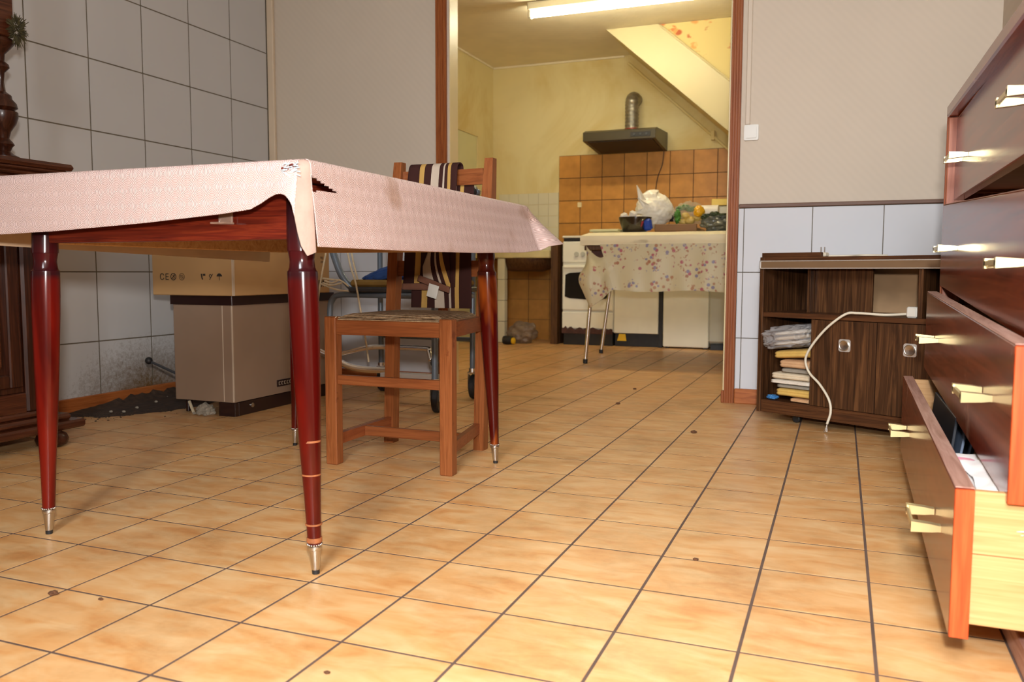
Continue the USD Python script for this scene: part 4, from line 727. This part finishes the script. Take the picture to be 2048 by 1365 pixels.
def castor(x, y, ang):
    g = wc.sub('castor'); r = .058
    wh_ = R(R(lathe([(.001, -.012), (.040, -.012), (.054, -.014), (.058, -.008), (.058, .008), (.054, .014), (.040, .012), (.001, .012)], 32), 90, (0, 1, 0)), ang); wc.add('wheel', T(wh_, x, y+.02, r), M['black'], 30, parent=g)
    hb = R(R(lathe([(.001, -.015), (.014, -.015), (.014, .015), (.001, .015)], 16), 90, (0, 1, 0)), ang); wc.add('hub', T(hb, x, y+.02, r), M['chrome'], 30, parent=g)
    fk = join(*[R(bx(s*.019-.002, s*.019+.002, -.012, .034, .05, .128, .001), ang) for s in (-1, 1)], R(bx(-.021, .021, -.016, .022, .122, .130, .002), ang), lathe([(.001, .128), (.017, .128), (.017, .146), (.001, .148)], 18)); wc.add('fork', T(fk, x, y, 0), M['chrome'], parent=g)
for a in ((-1.046, 2.02, 12), (-1.062, 2.44, 8), (-1.615, 2.10, 20), (-1.585, 2.50, 5)): castor(*a)
rp = Th('rope', 'cream cord knotted round the arm tube of the grey care chair and hanging in strands', 'cord', (-1.6, 2.1, 0))
def strand(*pts): return tube(spline(pts, 6), .0042, 7)
rp.add('strands', join(strand((-1.60, 2.07, .72), (-1.63, 2.07, .60), (-1.655, 2.07, .48), (-1.675, 2.06, .34), (-1.69, 2.06, .22)), strand((-1.50, 2.06, .72), (-1.478, 2.06, .62), (-1.455, 2.06, .555), (-1.44, 2.055, .50), (-1.425, 2.055, .42), (-1.40, 2.05, .30), (-1.385, 2.05, .20)), strand((-1.485, 2.065, .72), (-1.462, 2.065, .62), (-1.445, 2.065, .56)),
    strand((-1.63, 2.07, .565), (-1.58, 2.07, .56), (-1.535, 2.07, .555), (-1.50, 2.08, .53)), strand((-1.63, 2.07, .545), (-1.58, 2.065, .535), (-1.53, 2.07, .545)), strand((-1.62, 2.07, .555), (-1.58, 2.07, .545), (-1.54, 2.07, .56)), strand((-1.64, 2.07, .54), (-1.56, 2.075, .515), (-1.50, 2.08, .51))), M['rope'], True)
# ------------------------------------------------------------------ carved antique sideboard at the left edge
sb = Th('carved_sideboard', 'dark carved antique wooden sideboard against the left wall', 'sideboard', (-2.2, .35, 0))
sx0, sx1, sy0, sy1 = XL+.016, -1.985, -.35, .955
sb.add('carcass', bx(sx0, sx1-.02, sy0, sy1, .12, .895, .004), M['antique'])
sb.add('corner_stile', bx(sx1-.03, sx1, sy1-.085, sy1, .12, .895, .008), M['antique']); sb.add('rail', bx(sx1-.028, sx1-.002, sy0, sy1-.085, .80, .895, .004), M['antique_y']); sb.add('rail', bx(sx1-.028, sx1-.002, sy0, sy1-.085, .12, .19, .004), M['antique_y'])
def frame_mould(y0, y1, z0, z1, w, x, d): return join(bx(x-d, x, y0, y0+w, z0, z1, .004), bx(x-d, x, y1-w, y1, z0, z1, .004), bx(x-d, x-.0006, y0+w, y1-w, z0, z0+w, .004), bx(x-d, x-.0006, y0+w, y1-w, z1-w, z1, .004))
dr = sb.sub('door'); sb.add('door_panel', bx(sx1-.03, sx1-.012, .38, sy1-.087, .19, .80, .002), M['antique'], parent=dr); sb.add('door_moulding', frame_mould(.40, sy1-.10, .21, .78, .045, sx1+.004, .02), M['antique'], parent=dr); sb.add('door_moulding', frame_mould(.47, sy1-.17, .28, .71, .022, sx1+.002, .016), M['antique_y'], parent=dr)
sb.add('carved_boss', T(R(lathe([(.001, 0), (.07, 0), (.075, .008), (.05, .014), (.045, .010), (.03, .02), (.001, .024)], 12), 90, (0, 1, 0)), sx1-.013, .63, .40), M['antique_y'], parent=dr)
dr = sb.sub('door'); sb.add('door_panel', bx(sx1-.03, sx1-.012, -.30, .375, .19, .80, .002), M['antique'], parent=dr); sb.add('door_moulding', frame_mould(-.28, .36, .21, .78, .045, sx1+.004, .02), M['antique'], parent=dr)
sb.add('counter_moulding', join(bx(sx0, sx1+.020, sy0, sy1+.015, .893, .908, .005), bx(sx0, sx1+.045, sy0, sy1+.035, .908, .922, .006), bx(sx0, sx1+.060, sy0, sy1+.055, .922, .933, .004)), M['antique_y']); sb.add('counter_board', bx(sx0, sx1+.075, sy0, sy1+.075, .933, .955, .009), M['antique_y'])
sb.add('base_moulding', join(bx(sx0, sx1+.020, sy0, sy1+.018, .105, .125, .006), bx(sx0, sx1+.050, sy0, sy1+.045, .082, .106, .009), bx(sx0, sx1+.075, sy0, sy1+.080, .055, .083, .007)), M['antique_y'])
for y in (.925, -.28): sb.add('bun_foot', T(lathe([(.001, 0), (.030, 0), (.047, .010), (.052, .026), (.046, .042), (.032, .050), (.030, .056), (.001, .056)], 28), -1.948, y, 0), M['antique'], 40)
colp = [(.046, .955), (.046, .972), (.030, .980), (.020, .990), (.026, 1.004), (.033, 1.012), (.028, 1.020), (.018, 1.032), (.024, 1.055), (.040, 1.080), (.047, 1.102), (.047, 1.118), (.036, 1.124), (.047, 1.132), (.044, 1.146), (.032, 1.160), (.030, 1.172), (.014, 1.184), (.010, 1.215), (.013, 1.245), (.028, 1.262), (.026, 1.272), (.014, 1.282), (.016, 1.305), (.034, 1.325), (.047, 1.342), (.042, 1.352), (.030, 1.360), (.001, 1.360)]
sb.add('turned_column', T(lathe(colp, 32), -2.062, .885, 0), M['antique'], 40); sb.add('column_block', bx(-2.095, -2.030, .852, .918, 1.360, 1.85, .004), M['antique_y'])
sb.add('turned_column', T(lathe(colp, 32), -2.062, -.25, 0), M['antique'], 40); sb.add('upper_shelf', bx(sx0, -2.02, sy0, .93, 1.85, 1.90, .006), M['antique_y']); sb.add('back_board', bx(sx0, sx0+.02, sy0, .80, .955, 1.85, .002), M['antique'])
dfw = Th('dried_flower_bunch', 'small tuft of dried brown-green flowers fixed to the sideboard column', 'dried flowers', (-2.03, .90, 1.39)); q = []
gr = np.random.default_rng(21)
for k in range(260):
    a, b_ = gr.uniform(0, 2*PI), gr.uniform(-1, 1); d_ = np.array([math.cos(a)*math.sqrt(1-b_*b_), math.sin(a)*math.sqrt(1-b_*b_), b_]); p0 = np.array([-2.015, .915, 1.385])+d_*[.012, .012, .03]; q.append(tube([p0, p0+d_*gr.uniform(.010, .026)+[0, 0, gr.uniform(-.012, .012)]], [.0022, .0009], 4))
dfw.add('stems', join(*q), M['dried'])

# ------------------------------------------------------------------ kitchen: hood, stove, cupboards, fridge, sink
hd = Th('cooker_hood', 'dark brown cooker hood on the kitchen wall above the stove', 'cooker hood', (-1.15, YK-.26, 1.62))
hd.add('shell', prism([(5.50, 1.652), (5.50, 1.720), (5.56, 1.742), (YK-.002, 1.765), (YK-.002, 1.612), (5.99, 1.612)], .59, 'x', -1.452), M['hood']); hd.add('grease_filter', prism([(5.53, 1.6445), (5.95, 1.6115), (5.95, 1.6165), (5.53, 1.6495)], .53, 'x', -1.42), M['hoodfilter'])
hd.add('control_panel', bx(-1.06, -.90, 5.497, 5.502, 1.668, 1.704, .001), M['blackmetal'])
for x in (-1.03, -.98, -.93): hd.add('knob', T(lathe([(.001, 0), (.009, 0), (.008, .008), (.001, .009)], 14, 'y'), x, 5.490, 1.686), M['darkgrey'])
du = Th('flue_duct', 'crinkled aluminium flue duct rising from the cooker hood and bending into the wall', 'duct', (-1.14, 5.86, 1.76)); n = 70; path = np.r_[np.c_[np.full(40, 0.), np.linspace(1.755, 1.985, 40)], np.c_[.075*(1-np.cos(np.linspace(0, PI/2, 24))), 1.985+.065*np.sin(np.linspace(0, PI/2, 24))], np.c_[np.linspace(.08, .14, 6), np.full(6, 2.05)]]
du.add('flexible_tube', tube(np.c_[np.full(len(path), -1.138), 5.865+path[:, 0], path[:, 1]], .056+.0018*np.sin(np.arange(len(path))*1.3), 24), M['foil'], False); du.add('red_collar', T(lathe([(.001, 1.752), (.060, 1.752), (.060, 1.792), (.001, 1.793)], 24), -1.138, 5.865, 0), M['redtape'])
cr_ = Th('hood_cord', 'thin brown cord hanging from the cooker hood down the tiles', 'cord', (-.9, 5.97, 1.3)); cr_.add('cord', tube(spline([(-.885, 5.975, 1.62), (-.90, 5.98, 1.5), (-.94, 5.98, 1.38), (-.96, 5.98, 1.2)]), .004, 6), M['darkwood'])
so = Th('wall_socket', 'small cream socket on the brown kitchen tiles', 'socket', (-1.61, YK, 1.19)); so.add('plate', T(face(prism(rpoly(.035, .042, .005), .012), '-y'), -1.622, YK-.008, 1.185), M['cream'])
sv = Th('stove', 'white enamel gas stove with a dark oven window and a peeling lower edge', 'stove', (-1.385, 5.72, 0)); S0, S1, SF = -1.603, -1.168, 5.45
sv.add('body', bx(S0, S1, SF+.012, YK-.03, .11, .850, .006), M['enamel']); sv.add('control_panel', bx(S0, S1, SF, SF+.02, .672, .845, .008), M['enamel'])
sv.add('black_gap', bx(S0+.01, S1-.01, SF+.004, YK-.05, .848, .874, .002), M['blackmetal']); sv.add('hob_lid', bx(S0-.002, S1+.002, SF-.004, YK-.03, .874, .892, .006), M['enamel'])
dr = sv.sub('oven_door'); sv.add('door_panel', bx(S0+.002, S1-.002, SF-.010, SF+.012, .284, .652, .010), M['enamel'], parent=dr); sv.add('oven_window', T(face(prism([(-.19, -.09), (-.186, .088), (-.15, .104), (0, .112), (.15, .104), (.186, .088), (.19, -.09), (.15, -.104), (0, -.112), (-.15, -.104)], .006), '-y'), (S0+S1)/2, SF-.009, .487), M['oven'], parent=dr)
sv.add('door_handle', bx(S0+.02, S1-.02, SF-.034, SF-.018, .628, .646, .006), M['enamel'], parent=dr)
sv.add('drawer_front', bx(S0+.002, S1-.002, SF-.008, SF+.012, .135, .272, .006), M['enamel']); pz = [S0+.003+i*(S1-S0-.006)/26 for i in range(27)]; rr_ = np.random.default_rng(2); top = [.128+.03*rr_.random()*(1.2-.8*i/26) for i in range(27)]
sv.add('peeled_edge', prism([(pz[0], .095)]+list(zip(pz, top))[0:]+[(pz[-1], .095)], .004, 'y', SF-.0125), M['rust'], label='peeled rusty lower edge'); sv.add('black_base', bx(S0+.015, S1-.005, SF+.004, YK-.05, 0, .118, .002), M['blackmetal'])
for i, x in enumerate((-1.478, -1.425, -1.372, -1.319, -1.266)): sv.add('knob', T(lathe([(.001, 0), (.019, 0), (.020, .006), (.013, .020), (.001, .022)], 18, 'y'), x, SF-.020, .742), M['enamelgrey'], 40)
kc = Th('kitchen_cupboard', 'plain white low cupboard beside the stove on a black plinth', 'cupboard', (-.98, 5.72, 0)); kc.add('carcass', bx(-1.163, -.770, SF+.022, YK-.03, .105, .84, .003), M['enamelgrey']); kc.add('door', bx(-1.163, -.804, SF+.002, SF+.02, .108, .838, .003), M['enamel']); kc.add('plinth', bx(-1.160, -.772, SF+.03, YK-.05, 0, .105, .002), M['blackmetal']); kc.add('side_strip', bx(-.802, -.770, SF+.006, SF+.02, .0, .838, .002), M['blackmetal'])
yt = Th('yellow_tag', 'yellow plastic piece hanging under the white cupboard', 'tag', (-1.1, 5.47, .05)); yt.add('tag', prism([(-1.135, .045), (-1.060, .045), (-1.068, .10), (-1.120, .10)], .006, 'y', 5.455), M['yellow'])
wm = Th('washing_machine', 'plain white low appliance right of the stove cupboards', 'appliance', (-.58, 5.7, 0)); wm.add('casing', bx(-.762, -.408, 5.435, YK-.04, .012, .85, .006), M['enamel']); [wm.add('foot', bx(x, x+.03, y, y+.03, 0, .013, .001), M['blackmetal']) for x in (-.75, -.45) for y in (5.46, 5.9)]
fg = Th('refrigerator', 'pale grey-white fridge at the right end of the kitchen units, topped by a yellow board', 'fridge', (-.13, 5.7, 0)); fg.add('cabinet', bx(-.402, .16, 5.44, YK-.04, .045, 1.10, .006), M['enamelgrey']); fg.add('door', bx(-.400, .158, 5.385, 5.437, .06, 1.098, .010), M['enamelgrey']); fg.add('foot_rail', bx(-.39, .15, 5.41, 5.44, 0.0, .044, .002), M['blackmetal']); fg.add('foot_rail', bx(-.39, .15, 5.8, 5.9, 0, .044, .002), M['blackmetal']); fg.add('handle', bx(.10, .12, 5.355, 5.385, .6, .95, .005), M['alu'])
yb = Th('yellow_board', 'yellow board lying on top of the kitchen fridge', 'board', (-.13, 5.7, 1.1)); yb.add('board', bx(-.40, .15, 5.38, 5.93, 1.101, 1.150, .004), M['yellowboard'])
sk_ = Th('stone_sink', 'cream stone sink counter on a tiled pillar in the left kitchen corner', 'sink', (-2.05, 5.7, 0))
sk_.add('counter', join(bx(XL+.002, -1.70, 5.40, YK-.012, .712, .775, .006)), M['counter']); v_ = lathe([(.001, .60), (.12, .60), (.19, .63), (.215, .68), (.22, .713), (.001, .713)], 32); v_.vertices[:, 0] *= 1.15; sk_.add('basin', T(v_, -1.97, 5.62, 0), M['darkwood'], 40)
for k in range(4): sk_.add('pillar_tile', bx(-2.162, -2.098, 5.41, 5.475, .004+k*.177, .178+k*.177, .003), M['tile_small'])
sk_.add('pillar_core', bx(-2.159, -2.101, 5.413, 5.47, 0, .711, 0), M['joint']); sk_.add('wooden_post', bx(-1.700, -1.640, 5.44, 5.50, 0, .84, .003), M['darkwood']); sk_.add('side_board', bx(-1.66, -1.64, 5.505, YK-.012, 0, .84, .002), M['darkwood'])
sk_.add('niche_backing', bx(XL+.002, -1.662, 5.866, 5.90, 0, .71, 0), M['joint_brown']); nt = sk_.sub('niche_wall')
for i in range(5):
    for j in range(4):
        x0 = -2.445+i*.1975; x1 = min(x0+.1975, -1.664)
        if x1-x0 > .03: sk_.add('tile', T(face(tile(x1-x0-.005, .170 if j == 3 else .175, .006), '-y'), (x0+x1)/2, 5.861, .0875+.1775*j if j < 3 else .62), M['tile_brown'][1+int(rng.integers(2))], parent=nt)
fb = Th('rubbish_bag', 'crumpled see-through plastic bag on the floor under the kitchen sink', 'bag', (-1.93, 5.35, 0)); fb.add('skin', blob((-1.94, 5.42, .085), (.125, .09, .095), .40, 2.8, 6, 4, -.88), M['dullbag'], 60); fb.add('contents', blob((-1.96, 5.44, .07), (.085, .06, .06), .5, 4, 9, 3, -.88), M['hardboard'], 50)
yk = Th('torch', 'small black and yellow object on the floor beside the sink pillar', 'torch', (-2.0, 5.30, .03)); yk.add('body', T(lathe([(.001, -.045), (.032, -.045), (.036, -.02), (.034, .03), (.001, .032)], 18, 'x'), -2.005, 5.27, .036), M['black'], 40); yk.add('cap', T(lathe([(.001, .032), (.026, .032), (.028, .05), (.018, .058), (.001, .058)], 18, 'x'), -2.005, 5.27, .030), M['yellow'], 40)

# ------------------------------------------------------------------ kitchen table with its things
kt = Th('kitchen_table', 'chrome-legged kitchen table with a thick cream pad under a flowered cloth', 'table', (-.4, 4.48, 0)); KX0, KX1, KY0, KY1 = -1.03, .22, 4.06, 4.90
kt.add('tabletop', bx(KX0+.02, KX1-.02, KY0+.02, KY1-.02, .735, .766, .004), M['darkwood']); kt.add('apron', bx(KX0+.06, KX1-.06, KY0+.05, KY0+.07, .655, .735), M['rust']); kt.add('apron', bx(KX0+.05, KX0+.07, KY0+.08, KY1-.06, .655, .735), M['rust']); kt.add('apron_trim', join(bx(KX0+.058, KX1-.06, KY0+.046, KY0+.05, .655, .664, .001), bx(KX0+.046, KX0+.05, KY0+.06, KY1-.06, .655, .664, .001)), M['chrome'])
for (xf, yf), (xt, yt_) in (((-1.012, 4.135), (-.955, 4.13)), ((-1.098, 4.835), (-1.00, 4.83)), ((.20, 4.135), (.14, 4.13)), ((.20, 4.835), (.14, 4.83))):
    g = kt.add('leg', tube([(xf, yf, .012), (xt, yt_, .735)], .0125, 16), M['chrome'], True); kt.add('foot', T(lathe([(.001, 0), (.015, 0), (.016, .028), (.001, .03)], 14), xf, yf, 0), M['black'], parent=g)
pd = Th('table_pad', 'thick cream padded cover on the kitchen table top', 'table pad', (-.4, 4.48, .766)); me = trimesh.creation.box(bounds=[[KX0, KY0, .768], [KX1, KY1, .848]])
for _ in range(5): me = me.subdivide()
v = me.vertices; q = np.minimum(1, np.minimum.reduce([v[:, 0]-KX0, KX1-v[:, 0], v[:, 1]-KY0, KY1-v[:, 1]])/.05); tp = v[:, 2] > .80
v[:, 2] = np.where(tp, v[:, 2]-.022*(1-q)**2+.006*(meshkit.fbm(v*6, 3, 4)-.5), v[:, 2]); v[:, 1] += np.where(v[:, 1] < KY0+.01, -.008*np.sin((v[:, 2]-.768)/.08*PI), 0); pd.add('pad', trimesh.Trimesh(v, me.faces, process=False), M['pad'], 50)
oc = Th('flowered_cloth', 'flowered oilcloth hanging from the front of the kitchen table', 'tablecloth', (-.4, KY0, .77))
def drape(x0, x1, L0, n=50, nv=16):
    G = np.zeros((n, nv, 3))
    for i, u in enumerate(np.linspace(0, 1, n)):
        x = x0+(x1-x0)*u; L = .285+.02*u+.008*math.sin(u*9)
        for j, v in enumerate(np.linspace(0, 1, nv)): G[i, j] = (x+.035*math.exp(-u*9)*v*0+(.10*math.exp(-u*14)*(1-v)*-1), KY0-.004-.012*v-.03*math.exp(-u*6)*v+.010*v*math.sin(u*17+v*2)+.006*math.sin(u*41)*v, .772-L*v)
    return sheet(G, .0018)
oc.add('front_hang', drape(-.80, KX1-.02, .29), M['oilcloth'], True); oc.add('top_edge', bx(-.93, KX1-.02, KY0+.004, KY1-.03, .7664, .7675, .0003), M['oilcloth'])
# the corner hanging as a pointed fold at the left end
A = np.array([[(-.992, 4.06, .765), (-.985, 4.04, .66), (-1.024, 4.01, .560), (-.985, 3.995, .46), (-.945, 4.0, .37)], [(-.965, 4.05, .735), (-.955, 4.0, .64), (-.965, 3.975, .56), (-.945, 3.97, .47), (-.935, 3.985, .375)], [(-.905, 4.05, .69), (-.915, 4.0, .63), (-.905, 3.985, .55), (-.90, 3.98, .47), (-.90, 3.99, .40)],
    [(-.86, 4.052, .70), (-.865, 4.03, .64), (-.868, 4.0, .56), (-.862, 4.0, .49), (-.858, 4.005, .435)], [(-.825, 4.054, .725), (-.835, 4.045, .66), (-.842, 4.03, .60), (-.835, 4.03, .53), (-.828, 4.03, .47)], [(-.795, 4.056, .770), (-.80, 4.05, .70), (-.805, 4.045, .63), (-.80, 4.045, .57), (-.79, 4.045, .50)]])
from scipy.ndimage import zoom as _zoom
G = np.stack([_zoom(A[..., k], (5, 4), order=2, grid_mode=False) for k in range(3)], -1); oc.add('corner_fold', sheet(G, .0018), M['oilcloth'], True)
TP = .8505
wb = Th('white_bag', 'knotted white plastic carrier bag on the kitchen table', 'bag', (-.63, 4.38, TP+.06)); me = blob((-.645, 4.48, 1.005), (.128, .10, .118), .13, 2.4, 3, 5, -.92); v = me.vertices; v[:, 2] += np.where((v[:, 2] > 1.09) & (v[:, 0] < -.62), .018, 0); wb.add('bag_body', me, M['bagwhite'], 60)
def flapm(p0, p1, p2, t=.002): a, b, c = map(np.array, (p0, p1, p2)); G = np.array([[a+(b-a)*s+(c-a)*q*(1-s*.95)+np.array([0, .012*math.sin(q*PI), 0]) for q in np.linspace(0, 1, 8)] for s in np.linspace(0, 1, 12)]); return sheet(G, t)
wb.add('handle_loop', flapm((-.735, 4.42, 1.04), (-.752, 4.41, 1.172), (-.685, 4.41, 1.075)), M['bagwhite'], True); wb.add('handle_loop', flapm((-.70, 4.39, 1.02), (-.735, 4.37, 1.085), (-.66, 4.38, 1.04)), M['bagwhite'], True); wb.add('handle_loop', flapm((-.70, 4.39, .98), (-.758, 4.36, .985), (-.70, 4.39, 1.02)), M['bagwhite'], True)
bw = Th('glass_bowl', 'dark smoked glass bowl of packets at the front of the kitchen table', 'bowl', (-.72, 4.25, TP)); th_ = [(.001, 0), (.062, 0), (.072, .006), (.098, .085), (.1, .10), (.096, .10), (.068, .012), (.001, .009)]; v_ = lathe(th_, 36); v_.vertices[:, 0] *= 1.08; bw.add('bowl', T(v_, -.725, 4.27, TP+.001), M['bowl'], 40)
def packet(name, lab, c, s, m, r, band=None):
    t = thing(name, lab, 'packet', c, r[2]); me = R(R(bx(-s[0]/2, s[0]/2, -s[1]/2, s[1]/2, -s[2]/2, s[2]/2, .012), r[0], (1, 0, 0)), r[1], (0, 1, 0)); obj('wrapper', me, M[m], t)
    if band: obj('printed_band', R(R(bx(-s[0]/2-.0006, s[0]/2+.0006, -s[1]/2-.0006, s[1]/2+.0006, -s[2]*.2, s[2]*.25, .004), r[0], (1, 0, 0)), r[1], (0, 1, 0)), M[band], t)
packet('food_packet', 'white packet standing at the left edge of the dark bowl', (-.79, 4.26, .945), (.05, .03, .075), 'packwhite', (10, -25, 10)); packet('food_packet', 'cream packet in the middle of the dark bowl', (-.745, 4.27, .952), (.055, .03, .085), 'packwhite', (8, 24, -10)); packet('food_packet', 'red and white packet in the dark bowl', (-.69, 4.215, .915), (.06, .035, .09), 'packwhite', (14, 25, 8), 'packred'); packet('food_packet', 'shiny blue packet at the right edge of the dark bowl', (-.632, 4.225, .900), (.055, .04, .075), 'packblue', (5, -8, 0))
tag(obj('brown_tray', join(bx(-.60, -.33, 4.28, 4.62, TP, TP+.012, .004), bx(-.60, -.33, 4.28, 4.295, TP+.010, .905, .003), bx(-.60, -.33, 4.605, 4.62, TP+.010, .882, .003), bx(-.60, -.588, 4.296, 4.604, TP+.010, .882, .003), bx(-.342, -.33, 4.296, 4.604, TP+.010, .882, .003)), M['brownboard']), 'brown tray under the white carrier bag on the kitchen table', 'tray')
tag(obj('black_pouch', blob((-.545, 4.5, .965), (.04, .03, .032), .3, 3, 2, 3), M['black'], smooth=50), 'small black pouch between the white bag and the vegetable bag', 'pouch')
vb = Th('vegetable_bag', 'clear plastic bag of green leaves and yellow vegetables on the kitchen table', 'bag', (-.40, 4.36, TP)); vb.add('bag_skin', blob((-.405, 4.39, .972), (.098, .070, .078), .30, 3, 5, 4), M['clearveg'], 60)
for k, (x, y, z, r) in enumerate([(-.43, 4.35, .925, .032), (-.385, 4.34, .93, .034), (-.345, 4.36, .945, .028), (-.41, 4.33, .96, .026)]): vb.add('potato', blob((x, y, z), (r, r*.85, r*.8), .2, 2, k, 3), M['potato'], True)
vb.add('pepper', blob((-.325, 4.33, .985), (.034, .03, .036), .3, 2.2, 3, 3), M['packyellow'], True); vb.add('leaves', join(*[blob((-.45+.03*k, 4.38, 1.010+.012*math.sin(k*2)), (.03, .03, .014), .6, 5, k, 3) for k in range(4)], blob((-.462, 4.33, .955), (.02, .03, .04), .6, 5, 7, 3)), M['green'], True)
db = Th('greens_bag', 'grey plastic bag of dark greens at the right of the kitchen table', 'bag', (-.2, 4.32, TP)); db.add('bag_body', blob((-.190, 4.32, .907), (.118, .09, .062), .4, 2.8, 12, 4, -.86), M['greybag'], 55); db.add('greens', join(*[blob((-.27+.045*k, 4.30, .945+.012*math.sin(k*1.7)), (.035, .05, .02), .7, 5, k+3, 3) for k in range(5)]), M['greendark'], True)
tag(obj('paper_roll', T(R(lathe([(.001, -.06), (.018, -.06), (.02, -.058), (.048, -.058), (.05, -.055), (.05, .055), (.048, .058), (.001, .058)], 28), 90, (0, 1, 0)), -.30, 4.62, .995), M['packwhite'], smooth=40), 'white paper roll behind the vegetable bag', 'paper roll')
tag(obj('folded_napkin', T(folded(-.99, -.80, TP+.002, TP+.022, 4.12, 4.34, 4), 0, 0, 0), M['kpale'], smooth=50), 'pale green folded napkin at the left end of the kitchen table', 'napkin')
# ------------------------------------------------------------------ crumbs on the floor
cr_n = np.random.default_rng(9)
for k, (x, y, s, lab) in enumerate([(-.80, -.03, .010, 'dark crumb on the floor tiles nearest the left edge'), (-.70, -.015, .005, 'tiny dark crumb right of the larger one'), (.04, 1.99, .012, 'brown crumb on a tile in front of the doorway'), (-.39, 2.55, .010, 'brown crumb in the doorway, the nearer one'), (-.43, 3.05, .009, 'brown crumb in the doorway, the farther one'), (-.16, -.10, .005, 'tiny crumb on the bright front tiles'), (.27, .60, .006, 'tiny crumb on the middle of the floor')]):
    tag(obj('floor_crumb', blob((x, y, s*.4), (s, s*.7, s*.45), .5, 3, k, 2), M['crumb']), lab, 'crumb')
